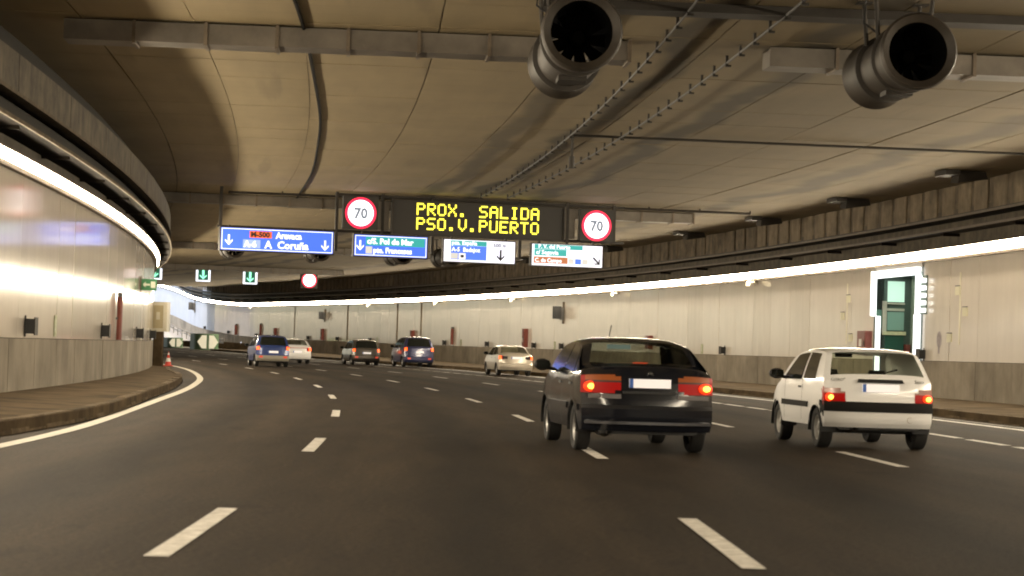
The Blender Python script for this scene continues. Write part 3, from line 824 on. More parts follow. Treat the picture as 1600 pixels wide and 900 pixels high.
face_part('route_panel', b, .98, 1.75, 4.83, 5.06, org_e, y=-.12); put(b, 'M-500', .24, 1.02, 4.865, blk_t, 1.05, y=-.146)
put(b, 'Aravaca', .30, 1.90, 4.84, wtx, .92)
face_part('route_panel', b, .76, 1.36, 4.47, 4.76, mat('route box', (.25, .35, .8), .5, emit=(.24, .33, .85), estr=.9), y=-.12); put(b, 'A-6', .30, .80, 4.51, wtx, .95, y=-.146)
put(b, 'A  Coruña', .36, 1.52, 4.49, wtx, .98)
b = board(-1.34, 1.25, 4.37, 5.10, blue_e, 'small blue direction sign reading Pol de Mar and Franceses')
arrow_mesh(MB(), .20, 4.73, .36).build('arrow', wtx, b, fixn=False)
face_part('teal_panel', b, .40, 2.50, 4.74, 5.04, teal_e, y=-.12); put(b, 'c/S. Pol de Mar', .275, .44, 4.80, wtx, .98, y=-.146)
face_part('route_panel', b, .40, .63, 4.45, 4.70, gry_e, y=-.12)
put(b, 'pte. Franceses', .265, .67, 4.49, wtx, .90)
b = board(1.87, 4.45, 4.30, 5.07, wface, 'white direction sign with blue and teal fields and a black down arrow', border=None)
face_part('teal_panel', b, .24, 1.54, 4.87, 5.04, teal_e, y=-.12); put(b, 'pza. España', .20, .27, 4.90, wtx, 1.0, y=-.146, bold=.006)
face_part('blue_panel', b, .24, 1.54, 4.37, 4.865, blue2_e, y=-.12); put(b, 'A-5  Badajoz', .21, .27, 4.66, wtx, .95, y=-.146, bold=.006)
face_part('route_panel', b, .24, .50, 4.39, 4.60, gry_e, y=-.12, dep=.03); face_part('route_panel', b, .53, .78, 4.39, 4.60, mat('route box white', (.7, .7, .72), .5, emit=(.75, .75, .78), estr=.9), y=-.12, dep=.03)
face_part('emblem', b, .60, .71, 4.45, 4.54, blk_t, y=-.12, dep=.035)
put(b, '500 m', .19, 1.78, 4.86, blk_t, 1.0, bold=.002)
arrow_mesh(MB(), 2.06, 4.57, .40).build('arrow', blk_t, b, fixn=False)
b = board(5.09, 7.70, 4.29, 5.05, wface, 'white direction sign with teal and brown fields and a diagonal exit arrow', border=None)
face_part('teal_panel', b, .08, 1.87, 4.88, 5.04, teal_e, y=-.12); put(b, 'P. V. del Puerto', .19, .22, 4.905, wtx, .98, y=-.146, bold=.006)
face_part('teal_panel', b, .08, 1.27, 4.64, 4.87, teal_e, y=-.12); put(b, 'c/ Segovia', .21, .14, 4.69, wtx, .98, y=-.146, bold=.006)
face_part('brown_panel', b, .06, 1.32, 4.37, 4.60, brn_e, y=-.12); put(b, 'C. de Campo', .20, .10, 4.41, wtx, .92, y=-.146, bold=.006)
face_part('route_panel', b, 1.36, 1.55, 4.37, 4.56, gry_e, y=-.12); face_part('route_panel', b, 1.60, 1.82, 4.37, 4.56, blue2_e, y=-.12); face_part('route_panel', b, 1.86, 2.08, 4.37, 4.56, gry_e, y=-.12)
arrow_mesh(MB(), 2.40, 4.51, .36, radians(45)).build('arrow', blk_t, b, fixn=False)
# lane signals far ahead
grn_e = emat('green led arrow', (.30, .95, .62), 1.5)
grn_d = mat('dark green signal field', (.005, .05, .03), .5, emit=(.0, .10, .05), estr=.8)
def lane_signal(x, y, z, yaw, label):
    root = thing('lane_signal', label, 'lane signal', (x, y, z), yaw, group='square green arrow lane signals')
    MB().box(-.56, .56, 0, .25, -.56, .58).build('cabinet', steel_d, root)
    MB().box(-.40, .40, -.02, 0, -.46, .46).build('signal_field', grn_d, root)
    for a in ((-.56, .56, .46, .57), (-.56, .56, -.57, -.46), (-.56, -.40, -.46, .46), (.40, .56, -.46, .46)):
        MB().box(a[0], a[1], -.04, 0, a[2], a[3]).build('lit_border', mat('signal border', (.7, .72, .8), .5, emit=(.86, .9, 1), estr=1.6), root)
    mb = MB(); mb.quad((-.09, -.03, .42), (.09, -.03, .42), (.09, -.03, -.14), (-.09, -.03, -.14)); mb.poly([(-.27, -.031, -.04), (-.1, -.031, -.18), (.1, -.031, -.18), (.27, -.031, -.04), (.27, -.031, -.16), (0, -.031, -.40), (-.27, -.031, -.16)])
    mb.build('arrow', grn_e, root, fixn=False)
    MB().box(-.05, .05, .1, .2, .5, .9).build('hanger', steel_d, root)
    return root
lane_signal(-27.65, 165, 6.42, .3, 'green arrow signal half hidden by the end of the left wall')
lane_signal(-24.03, 165.9, 6.40, .3, 'left one of the two fully visible green arrow signals')
lane_signal(-20.5, 166.9, 6.33, .3, 'right one of the two fully visible green arrow signals')
speed(0, 0, .60, 'small far round signal with red ring, right of the green arrows', loc=(-16.0, 168, 6.24), yaw=.3, number=None)
sb = thing('signal_beam', 'thin ceiling beam from which the far lane signals hang', 'beam', (-24, 166.2, 7.0), .3)
MB().box(-4.5, 9.5, .15, .25, -.13, -.03).build('beam', steel_d, sb)

# ------------------------------------------------------------------ things on the walls
def on_wall(name, side, s, z, label, cat, group=None, dn=.0):
    p, a = wall_frame(side, s, dn, z)
    # local +y points away from the road into the wall; local -y faces the road
    t = thing(name, label, cat, p, a if side < 0 else a+pi, group)
    if side < 0: t.rotation_euler[2] = a          # road lies on the right of the direction of travel
    return t
# for both sides local x runs along the wall and local -y points to the road
def speaker_box(side, s, label):
    t = on_wall('beacon_box', side, s, 1.42 if side < 0 else 1.52, label, 'box', 'small dark boxes along the foot of the wall panels')
    MB().box(-.16, .16, -.20, -.02, -.14, .14).build('housing', black, t)
    MB().box(-.19, .19, -.22, -.20, -.17, .17).build('hood', steel_d, t)
    MB().box(-.05, .05, -.02, .0, -.2, .2).build('mount', steel_d, t)
for s_, w in ((41, 'nearest dark box on the left wall, at the picture edge'), (54, 'second dark box along the left wall, left of the red pipe'), (67, 'third dark box along the left wall, right of the red pipe'), (79.5, 'last dark box on the left wall beside the wall end')):
    speaker_box(-1, s_, w)
for s_, w in ((64.8, 'dark box on the right wall just behind the white hatchback roof'), (89, 'dark box on the right wall between the dark sedan and the white hatchback'), (118, 'dark box on the right wall above the mirror of the dark sedan'), (124, 'dark box on the right wall right of the red hydrant above the silver sedan'), (135, 'dark box on the right wall left of the silver sedan roof'), (146, 'dark box on the right wall right of the dark blue people carrier'), (168, 'dark box on the right wall above the grey car'), (179, 'dark box on the right wall left of the grey car'), (190, 'dark box on the right wall right of the far white car'), (213, 'dark box on the far right wall above the blue car on the left'), (231, 'far dark box on the right wall near the green crash cushion'), (245, 'farthest dark box on the ramp wall')):
    speaker_box(1, s_, w)
def hydrant(side, s, z0, z1, w, label, name='hydrant_cabinet', pole=False):
    t = on_wall(name, side, s, 0, label, 'hydrant cabinet' if not pole else 'pipe', None)
    if pole:
        MB().tube([(0, -.10, z0), (0, -.10, z1)], w/2, 8).build('pipe', redp, t)
        MB().box(-w*.7, w*.7, -.16, -.03, z1, z1+.12).build('cap', grey_p, t)
        MB().box(-.06, .06, -.10, 0, (z0+z1)/2-.03, (z0+z1)/2+.03).build('clamp', grey_p, t)
    else:
        MB().box(-w/2, w/2, -.24, -.0, z0, z1).build('cabinet', redp, t)
        MB().box(-w/2+.05, w/2-.05, -.255, -.24, z0+.06, z1-.06).build('door', redp, t)
        MB().box(w/2-.14, w/2-.10, -.28, -.255, (z0+z1)/2-.08, (z0+z1)/2+.08).build('handle', grey_p, t)
        MB().box(-w*.2, w*.1, -.262, -.255, z0+.3, z0+.55).build('sticker', mat('white sticker', (.75, .73, .7), .5), t)
hydrant(-1, 58, 1.2, 2.35, .15, 'tall rusty red pipe standing on the left wall foot', 'riser_pipe', True)
hydrant(1, 70.6, 1.45, 2.28, .95, 'red hydrant cabinet on the right wall beside the lit emergency niche')
hydrant(1, 101, 1.5, 2.15, .6, 'red hydrant cabinet showing above the roof of the dark sedan')
hydrant(1, 126, 1.40, 2.52, .55, 'red hydrant cabinet on the right wall above the silver sedan')
hydrant(1, 144, 1.4, 2.5, .22, 'thin red pipe on the right wall left of the silver sedan', 'riser_pipe', True)
hydrant(1, 155, 1.4, 2.35, .50, 'red hydrant cabinet behind the roof of the dark blue people carrier')
hydrant(1, 184.5, 1.35, 2.35, .50, 'red hydrant cabinet between the far white car and the grey car')
hydrant(1, 204, 1.35, 2.3, .45, 'red hydrant cabinet just right of the blue car roof')
hydrant(1, 211, 1.35, 2.6, .20, 'thin red pipe on the far wall left of the blue car', 'riser_pipe', True)
hydrant(1, 226, 1.35, 2.4, .30, 'thin red pipe on the far wall right of the crash cushion', 'riser_pipe', True)
def green_decal(side, s, z, label, w=.36):
    t = on_wall('escape_sign', side, s, z, label, 'sign', 'small faded green escape signs low on the walls')
    MB().box(-w/2, w/2, -.015, 0, -.22, .22).build('plate', greenp, t)
    me = MB()
    disc(me, 0, .05, -.02, .11, -.018, 10); me.poly([(-.06, -.018, .05), (.05, -.018, .05), (.03, -.018, -.04), (.10, -.018, -.14), (.05, -.018, -.15), (-.02, -.018, -.06), (-.10, -.018, -.13), (-.13, -.018, -.09), (-.05, -.018, -.02)])
    me.build('running_figure', mat('pale figure', (.6, .62, .5), .6), t, fixn=False)
green_decal(-1, 45, 1.46, 'faded green escape sign on the left wall between two dark boxes')
for s_, lb in ((92.5, 'faded green escape sign right of the dark sedan roof'), (119.8, 'faded green escape sign left of the dark sedan, above its mirror'), (142, 'faded green escape sign beside the thin red pipe right of the blue people carrier'), (166, 'faded green escape sign above the grey car')):
    green_decal(1, s_, 1.56, lb)
# tall faint emergency pictogram groups either side of the niche
def pictos(s, spots, label):
    t = on_wall('pictogram_column', 1, s, 0, label, 'sign')
    MB().box(-.06, .06, -.012, 0, spots[-1][1]-.2, spots[0][1]+.55).build('pale_bar', mat('pale streak', (.70, .66, .50), .35), t)
    for x, z in spots:
        MB().box(x-.22, x+.22, -.025, 0, z-.13, z+.13).build('plate', mat('pale plate', (.66, .63, .45), .45), t)
        MB().box(x-.20, x+.20, -.035, -.0, z+.13, z+.16).build('plate_edge', grey_p, t)
pictos(73.0, [(.15, 3.42), (-.5, 2.82), (.5, 2.05)], 'faint column of pale yellow plates left of the lit niche')
pictos(61.6, [(-.2, 3.44), (.5, 2.80), (-.9, 2.03)], 'faint column of pale yellow plates right of the lit niche')
def wall_speaker(s, z, sc, label):
    t = on_wall('loudspeaker', 1, s, z, label, 'loudspeaker')
    MB().box(-.22*sc, .22*sc, -.62*sc, -.22*sc, -.36*sc, .36*sc).build('horn_box', black, t)
    MB().box(-.18*sc, .18*sc, -.22*sc, -.06, -.42*sc, .30*sc).build('rear_cover', grey_p, t)
    MB().box(-.05, .05, -.1, 0, -.62*sc, .62*sc).build('bracket', steel_b, t)
wall_speaker(118, 3.42, 1., 'black box loudspeaker high on the right wall behind the dark sedan')
wall_speaker(184, 3.5, .9, 'small black loudspeaker high on the far right wall')
wall_speaker(252, 3.6, 1.2, 'dark square unit on the bright ramp wall')
def wcam(s, label):
    t = on_wall('wall_camera', 1, s, 4.30, label, 'camera', 'small cameras under the right light strip')
    MB().box(-.05, .05, -.45, 0, .0, .08).build('arm', cream, t)
    MB().box(-.22, .12, -.52, -.34, -.14, .03).build('housing', cream, t)
    MB().lathe([(-.26, 0), (-.26, .06), (-.2, .06)], (0, -.43, -.06), 'X', 10).build('lens', black, t)
for s_, lb in ((84.5, 'small cream camera under the light strip, nearest one left of the niche'), (107, 'small cream camera under the light strip above the dark sedan'), (128.5, 'small cream camera under the light strip above the silver sedan'), (148, 'small cream camera under the light strip right of the blue people carrier'), (168, 'small cream camera under the light strip above the grey car'), (215, 'farthest small camera under the strip near the ramp')):
    wcam(s_, lb)
for s_, lb in ((153, 'grey brown stained vertical cover strip right of the dark blue people carrier'), (160, 'brown vertical cover strip above the dark blue people carrier'), (176, 'dark vertical cover strip on the far panels left of the grey car'), (196, 'pale brown vertical cover strip above the far white car')):
    t = on_wall('cover_strip', 1, s_, 0, lb, 'strip'); MB().box(-.16, .16, -.03, 0, 1.40, 4.3).build('strip', mat('brown cover strip', (.33, .27, .2), .6, noise=.3), t)
    MB().box(-.18, .18, -.035, 0, 4.3, 4.36).build('end_cap', grey_p, t)
# graffiti like smudge on the wall by the right plates
t = on_wall('wall_smudge', 1, 63.4, 0, 'small violet grey smudge low on the panel right of the niche', 'stain', dn=.0)
MB().lathe([(-.012, 0), (-.012, .22), (-.008, .26)], (0, 0, 1.98), 'Y', 12).build('paint_blot', mat('violet grey paint', (.40, .36, .38), .7, noise=.4, nscale=9), t)
MB().box(-.10, .08, -.01, -.0, 1.55, 1.95).build('paint_run', mat('violet grey paint', (.40, .36, .38), .7), t)

# emergency niche -----------------------------------------------------
NA, NB = 65.2, 69.9
n = thing('emergency_niche', 'lit emergency niche with white light frame and green door on the right wall', 'niche', (0, 0, 0))
dkgreen = mat('niche green', (.055, .085, .065), .5, noise=.2)
mb = MB(); wblock(mb, 1, NA-.2, NB+.2, -1.35, -1.25, -.1, 4.3); mb.build('back_wall', mat('niche back', (.30, .38, .30), .5, noise=.2), n)
for a, b in ((NA-.2, NA), (NB, NB+.2)):
    mb = MB(); wblock(mb, 1, a, b, -1.25, -.001, -.1, 4.3); mb.build('side_wall', dkgreen, n)
mb = MB(); wblock(mb, 1, NA-.2, NB+.2, -1.25, -.30, 4.15, 4.3); mb.build('top', dkgreen, n)
mb = MB(); wblock(mb, 1, NA, NB, -1.25, .05, -.1, .19); mb.build('floor', concrete_d, n)
mb = MB(); wblock(mb, 1, NA+1.2, NA+3.6, -1.2, -1.05, 4.05, 4.11); mb.build('inner_lamp', emat('niche lamp', (.85, 1, .92), 30), n)
def nb(name, d0, d1, z0, z1, m, t0=.05):
    mb = MB(); wblock(mb, 1, NB-t0, NB-.001, d0, d1, z0, z1); return mb.build(name, m, n)
nb('notice_board', -1.0, -.42, 3.28, 3.98, mat('pale green notice', (.55, .72, .62), .5, emit=(.45, .72, .58), estr=.75))
nb('notice_shelf', -1.0, -.42, 3.20, 3.25, cream, .12)
nb('cream_post', -.38, -.24, 2.2, 3.30, cream, .10)
nb('crossbar', -1.0, -.38, 2.98, 3.06, cream, .08)
nb('glazing', -1.0, -.42, 2.32, 2.94, mat('green glazing', (.16, .27, .21), .3, emit=(.22, .38, .30), estr=.22))
nb('lintel', -1.05, -.26, 2.16, 2.28, yel_gp, .14)
nb('door', -1.0, -.36, .19, 2.14, mat('dark green door', (.02, .09, .06), .4))
nb('door_handle', -.92, -.84, 1.15, 1.22, grey_p, .12)
nb('extinguisher_box', -1.2, -1.03, .7, 1.85, redp, .2)
nb('left_notice', -.22, -.05, 2.4, 3.0, mat('dim green notice', (.10, .2, .15), .5))
fe = emat('niche light frame', (.93, .98, 1.0), 1.7)
for a, b, z0, z1, d0, d1 in ((NA+.1, NA+.22, 2.80, 4.28, .0, .14), (NB-.12, NB+.02, 2.78, 4.28, .0, .17), (NA+.22, NB-.12, 4.04, 4.28, .0, .14), (NA+.1, NA+.22, .9, 2.78, -.03, .17), (NB-.30, NB-.16, .9, 2.78, -.10, .03)):
    mb = MB(); wblock(mb, 1, a, b, d0, d1, z0, z1); mb.build('light_tube', fe, n)
for k in range(5):
    mb = MB(); z = 2.83+k*.235; wblock(mb, 1, NA-.62, NA-.10, .05, .20, z, z+.13); mb.build('lit_louvre', fe, n)
mb = MB(); wblock(mb, 1, NA-.60, NA-.12, .0, .05, 2.78, 4.0); mb.build('louvre_back', dkgreen, n)

# left wall: exit sign and SOS cabinet at its far end
p, a = wall_frame(-1, 68, 0, 2.95)
t = thing('exit_flag_sign', 'green and white emergency exit flag sign on the left wall', 'sign', p, a-pi/2)
MB().box(.05, .52, -.04, .04, -.18, .18).build('plate', mat('green sign', (.03, .16, .06), .5, emit=(.03, .2, .06), estr=.08), t)
MB().box(.34, .48, -.046, -.04, -.10, .10).build('pictogram', mat('pale figure', (.6, .62, .5), .6), t)
mb = MB(); mb.poly([(.09, -.046, .0), (.18, -.046, .09), (.18, -.046, .03), (.32, -.046, .03), (.32, -.046, -.03), (.18, -.046, -.03), (.18, -.046, -.09)]); mb.build('arrow', mat('pale figure', (.6, .62, .5), .6), t, fixn=False)
MB().box(0, .05, -.03, .03, -.25, .25).build('bracket', steel_b, t)
p, a = wall_frame(-1, 86, 0, 0)
t = thing('emergency_cabinet', 'tall cream emergency phone cabinet at the end of the left wall', 'cabinet', (p[0]+.28, p[1], p[2]), -.10)
MB().box(-.36, .36, -.22, .22, 1.55, 2.72).build('body', cream, t)
MB().box(-.20, .20, -.24, -.22, 1.68, 2.58).build('door', mat('cabinet door', (.33, .28, .17), .5), t)
MB().box(-.07, .07, -.25, -.24, 2.02, 2.32).build('phone_symbol', cream, t)
MB().box(-.20, .16, -.10, .15, .2, 1.55).build('plinth', concrete_d, t)
# traffic cone on the left verge
t = thing('traffic_cone', 'small red and white traffic cone at the foot of the left wall', 'cone', (-13.42, 84.0, .19))
MB().box(-.22, .22, -.22, .22, 0, .04).build('base', mat('cone red', (.55, .05, .03), .5), t)
for z0, z1, m_ in ((.04, .22, 'r'), (.22, .40, 'w'), (.40, .56, 'r'), (.56, .66, 'w'), (.66, .74, 'r')):
    f = lambda z: .17*(1-z/.80)
    MB().lathe([(z0, f(z0)), (z1, f(z1))], n=14, axis='Z').build('band', mat('cone red', (.55, .05, .03), .5) if m_ == 'r' else mat('cone white', (.75, .74, .7), .4), t)
t.scale = (.78, .78, .78)
# crash cushions and barrier at the gore
def cushion(x, y, z, w, h, label, yaw=.28):
    t = thing('crash_cushion', label, 'crash cushion', (x, y, z), yaw, 'green crash cushions at the exit gore')
    gm = mat('cushion green', (.13, .22, .12), .5, noise=.2)
    mb = MB(); P = []
    for k in range(9):
        a = pi+pi*k/8; P.append((w/2*cos(a), w*.45*sin(a)*1.0))
    P += [(w/2, 2.6), (-w/2, 2.6)]
    nn = len(P)
    for k in range(nn):
        a, b = P[k], P[(k+1) % nn]; mb.quad((*a, 0), (*b, 0), (*b, h), (*a, h))
    mb.poly([(*p_, h) for p_ in P]); mb.build('body', gm, t)
    cv = mat('cushion reflective', (.82, .80, .66), .35, emit=(1, .95, .75), estr=.25)
    f = -w*.46
    for sx in (-1, 1):
        mb = MB(); X = lambda v: sx*v*w
        yy = lambda v: -w*.45*sqrt(max(0, 1-(2*v)**2))-.02
        for z0, z1 in ((.08, .5), (.5, .92)):
            q = [(.05, z0), (.40, .5)] if z0 < .4 else [(.40, .5), (.05, z1)]
        tri = [(.05, .10), (.05, .90), (.24, .90), (.42, .5), (.24, .10)]
        mb.poly([(X(v), yy(.05)-.03, z_*h) for v, z_ in tri]); mb.build('chevron', cv, t, fixn=False)
    return t
cushion(-28.9, 203.0, .35, 2.35, 1.55, 'larger green crash cushion with pale chevrons at the exit gore')
cushion(-33.6, 214.0, .45, 1.6, 1.0, 'smaller green crash cushion left behind the larger one')
gb = thing('gore_barrier', 'low brown concrete barrier between the ramp and the hidden bend', 'barrier')
L = [(-24.5, 214), (-29, 216), (-34, 221), (-39, 226), (-46, 232)]
for (x0, y0), (x1, y1) in zip(L[:-1], L[1:]):
    MB().hexa([(x0, y0, -.2), (x1, y1, -.2), (x1, y1+.4, -.2), (x0, y0+.4, -.2), (x0, y0, 1.0), (x1, y1, 1.2), (x1, y1+.4, 1.2), (x0, y0+.4, 1.0)]).build('barrier_block', concrete_d, gb)
gr = thing('ramp_guardrail', 'steel guardrail with posts climbing beside the far ramp', 'guardrail')
for k in (0.55, .85):
    MB().tube([wall(1, s, 1.6, k) for s in frange(224, 320, 4)], .06, 5).build('rail', steel_g, gr)
for s in frange(224, 320, 3): MB().tube([wall(1, s, 1.6, 0), wall(1, s, 1.6, .9)], .045, 5).build('post', steel_g, gr)
for (s_, z_, lb) in ((222, .62, 'small bright marker light low on the far dado right of the cushion'), (237, .75, 'small bright marker light low on the ramp wall')):
    t = on_wall('marker_light', 1, s_, z_, lb, 'lamp'); MB().box(-.12, .12, -.12, 0, -.1, .1).build('housing', steel_g, t); MB().box(-.1, .1, -.13, -.12, -.08, .08).build('lens', emat('marker glow', (.8, .85, 1), 2.5), t)

# ------------------------------------------------------------------ cars
def interp(K, x):
    if x <= K[0][0]: return K[0][1]
    for (a, fa), (b, fb) in zip(K[:-1], K[1:]):
        if x <= b: return fa+(fb-fa)*(x-a)/(b-a)
    return K[-1][1]
def pch(K, x):
    n = len(K)
    if x <= K[0][0]: return K[0][1]
    if x >= K[-1][0]: return K[-1][1]
    sl = [(K[i+1][1]-K[i][1])/(K[i+1][0]-K[i][0]) for i in range(n-1)]
    def m(i):
        if i == 0: return sl[0]
        if i == n-1: return sl[-1]
        return 0 if sl[i-1]*sl[i] <= 0 else 2*sl[i-1]*sl[i]/(sl[i-1]+sl[i])
    for i in range(n-1):
        if x <= K[i+1][0]:
            h = K[i+1][0]-K[i][0]; t = (x-K[i][0])/h
            return (2*t**3-3*t*t+1)*K[i][1]+(t**3-2*t*t+t)*h*m(i)+(-2*t**3+3*t*t)*K[i+1][1]+(t**3-t*t)*h*m(i+1)

def make_car(sp):
    """local frame: origin on the ground under the middle of the rear axle, +y forward"""
    W, Lc, ra = sp['W'], sp['L'], sp['rear_over']
    fa = ra+sp['base']
    rear, top, front = sp['rear'], sp['top'], sp['front']
    zb = sp.get('zb', .24); zr = rear[-1][0]; zf = front[-1][0]
    R = sp['R']; tum = sp.get('tum', .28); belt = sp['belt']
    bow = sp.get('bow', .13)
    yr0 = interp(rear, zr); yf0 = interp(front, zf)
    def wf(y, z):
        w = W/2
        t = max(0, (.75-y)/.75); w *= 1-.075*t*t
        t = max(0, (y-(Lc-1.0))/1.0); w *= 1-.13*t*t
        if z > belt: w -= (z-belt)*tum+max(0, z-belt-.12)**2*.25
        w -= max(0, z-.62)*.035
        if z < .42: w -= (.42-z)*.14
        return w
    def P(y, z, v, kind):
        av = abs(v)
        if kind == 'r': cw = max(0, min(1, 1-(zr-z)/.16))
        elif kind == 'f': cw = max(0, min(1, 1-(zf-z)/.16))
        else: cw = 1
        cr = sp.get('crown', .035)
        z2 = z-cw*cr*(.55*av**2+.9*av**sp.get('cexp', 9))
        if kind == 'r': y2 = y+bow*(.25*av**2+.75*av**5)
        elif kind == 'f': y2 = y-bow*1.6*(.4*av**2+.6*av**4)
        else:
            wr_ = max(0, 1-(y-yr0)/.9); wf_ = max(0, 1-(yf0-y)/1.3)
            y2 = y+bow*wr_*(.25*av**2+.75*av**5)-bow*1.6*wf_*(.4*av**2+.6*av**4)
        x = v*wf(y2, z2)
        return (x, y2-ra, z2)
    nv = sp['vs']; vs = sorted(set([-a for a in nv]+nv))
    def nodes(a, b, st, extra):
        n = max(1, int(round((b-a)/st))); L = [a+(b-a)*i/n for i in range(n+1)]
        for e in extra:
            if a < e < b:
                i = min(range(1, n), key=lambda k: abs(L[k]-e)); L[i] = e
        return sorted(L)
    rz = nodes(zb, zr, .045, [k[0] for k in rear]+sp.get('zmarks', []))
    fz = [zb+(zf-zb)*i/(len(rz)-1) for i in range(len(rz))]
    ty = nodes(yr0, yf0, .055, sp['ymarks'])
    rows = [(interp(rear, z), z, 'r', z) for z in rz]+[(y, pch(top, y), 't', y) for y in ty[1:-1]]+[(interp(front, z), z, 'f', z) for z in reversed(fz)]
    nR = len(rz); nT = len(ty)-2
    V = []; grid = []
    for (y, z, k, q) in rows:
        row = []
        for v in vs: row.append(len(V)); V.append(P(y, z, v, k))
        grid.append(row)
    faces = {}
    def put_(key, f): faces.setdefault(key, []).append(f)
    reg = sp['regions']
    for i in range(len(rows)-1):
        a, b = rows[i], rows[i+1]
        seg = 'r' if i < nR-1 else ('f' if i >= nR+nT else 't')
        q = (a[1]+b[1])/2 if seg != 't' else (a[0]+b[0])/2
        for j in range(len(vs)-1):
            v = (vs[j]+vs[j+1])/2
            put_(reg(seg, q, abs(v), v), (grid[i][j], grid[i][j+1], grid[i+1][j+1], grid[i+1][j]))
    # sides
    for sgn, col in ((-1, 0), (1, len(vs)-1)):
        Lc_ = [grid[i][col] for i in range(nR)]
        T_ = [grid[i][col] for i in range(nR-1, nR+nT+1)]
        R_ = [grid[i][col] for i in range(len(rows)-1, nR+nT-1, -1)]
        N = nR-1; M = len(T_)-1
        Lp = [V[k] for k in Lc_]; Tp = [V[k] for k in T_]; Rp = [V[k] for k in R_]
        Bp = []
        y0, y1 = Lp[0][1], Rp[0][1]
        for j in range(M+1):
            ty_ = (Tp[j][1]-Tp[0][1])/(Tp[-1][1]-Tp[0][1]); y = y0+(y1-y0)*ty_
            z = Lp[0][2]+(Rp[0][2]-Lp[0][2])*ty_
            for ax in (0, sp['base']):
                dy = abs(y-ax); ra_ = R+.055
                if dy < ra_: z = max(z, R+sqrt(ra_*ra_-dy*dy)-.02)
            Bp.append((0, y, z))
        idx = [[None]*(N+1) for _ in range(M+1)]
        for j in range(M+1):
            ty_ = (Tp[j][1]-Tp[0][1])/(Tp[-1][1]-Tp[0][1])
            for i in range(N+1):
                if j == 0: idx[j][i] = Lc_[i]; continue
                if j == M: idx[j][i] = R_[i]; continue
                if i == N: idx[j][i] = T_[j]; continue
                et = (Lp[i][2]-Lp[0][2])/(Lp[N][2]-Lp[0][2])
                o = []
                for c in (1, 2):
                    v = (1-et)*Bp[j][c]+et*Tp[j][c]+(1-ty_)*Lp[i][c]+ty_*Rp[i][c]
                    v -= (1-ty_)*(1-et)*Lp[0][c]+ty_*(1-et)*Rp[0][c]+(1-ty_)*et*Lp[N][c]+ty_*et*Rp[N][c]
                    o.append(v)
                if 2 <= j <= M-2 and o[1] < Bp[j][2]: o[1] = Bp[j][2]
                idx[j][i] = len(V); V.append((sgn*wf(o[0]+ra, o[1]), o[0], o[1]))
        for j in range(M):
            for i in range(N):
                pts = [idx[j][i], idx[j+1][i], idx[j+1][i+1], idx[j][i+1]]
                cy = sum(V[p][1] for p in pts)/4+ra; cz = sum(V[p][2] for p in pts)/4
                put_(reg('s', cz, cy, sgn), tuple(pts if sgn > 0 else reversed(pts)))
    root = thing(sp['name'], sp['label'], 'car', (0, 0, 0), 0, sp.get('group'))
    bm = bmesh.new(); bv = [bm.verts.new(v) for v in V]
    for fs in faces.values():
        for f in fs:
            if len(set(f)) > 2:
                try: bm.faces.new([bv[i] for i in f])
                except ValueError: pass
    bmesh.ops.recalc_face_normals(bm, faces=bm.faces); bm.normal_update()
    nrm = [v.normal.copy() for v in bv]; bm.free()
    for key, fs in faces.items():
        if key is None: continue
        nm, off = key if isinstance(key, tuple) else (key, 0)
        used = sorted(set(i for f in fs for i in f)); mp = {k: n_ for n_, k in enumerate(used)}
        mb = MB(); mb.v = [tuple(Vector(V[k])+nrm[k]*off) for k in used]
        for f in fs:
            g_ = []; [g_.append(mp[k]) for k in f if mp[k] not in g_]
            if len(g_) > 2: mb.f.append(tuple(g_)); mb.m.append(0); mb.uv.append(None)
        if off > 0:   # rim back to the body surface so the part has thickness
            ec = {}
            for f in fs:
                for a, b in zip(f, f[1:]+f[:1]): ec[(min(a, b), max(a, b))] = ec.get((min(a, b), max(a, b)), 0)+1
            base = len(mb.v); mb.v += [tuple(Vector(V[k])-nrm[k]*.01) for k in used]
            for (a, b), c in ec.items():
                if c == 1 and a != b: mb.f.append((mp[a], mp[b], base+mp[b], base+mp[a])); mb.m.append(0); mb.uv.append(None)
        base_nm = nm.split('|')[0].replace('_right', '')
        o = mb.build(base_nm, sp['mats'][nm.split('|')[-1] if '|' in nm else nm], root, smooth=True, merge=False, angle=38)
        if nm.split('|')[-1].startswith('lit'): pass
    # helpers for overlays
    def surf_r(x, z):
        y = interp(rear, z) if z <= zr else None
        v = x/(W/2)
        return P(y, z, v, 'r')[1]
    def plate_box(name, m, x0, x1, z0, z1, pr=.02, par=root, dy=0):
        ys = [surf_r(x, z) for x in (x0, x1) for z in (z0, z1)]; y0 = min(ys)
        ym = surf_r((x0+x1)/2, (z0+z1)/2)
        return MB().box(x0, x1, min(ym, y0+.02)-pr, ym+.05, z0, z1).build(name, m, par)
    pz = sp['plate']; h = .055; pw = .26
    pb = plate_box('number_plate', plate_m, -pw, pw, pz-h, pz+h, .03)
    ym = surf_r(0, pz)
    MB().box(-pw, -pw+.045, ym-.034, ym-.01, pz-h, pz+h).build('blue_band', plate_b, pb)
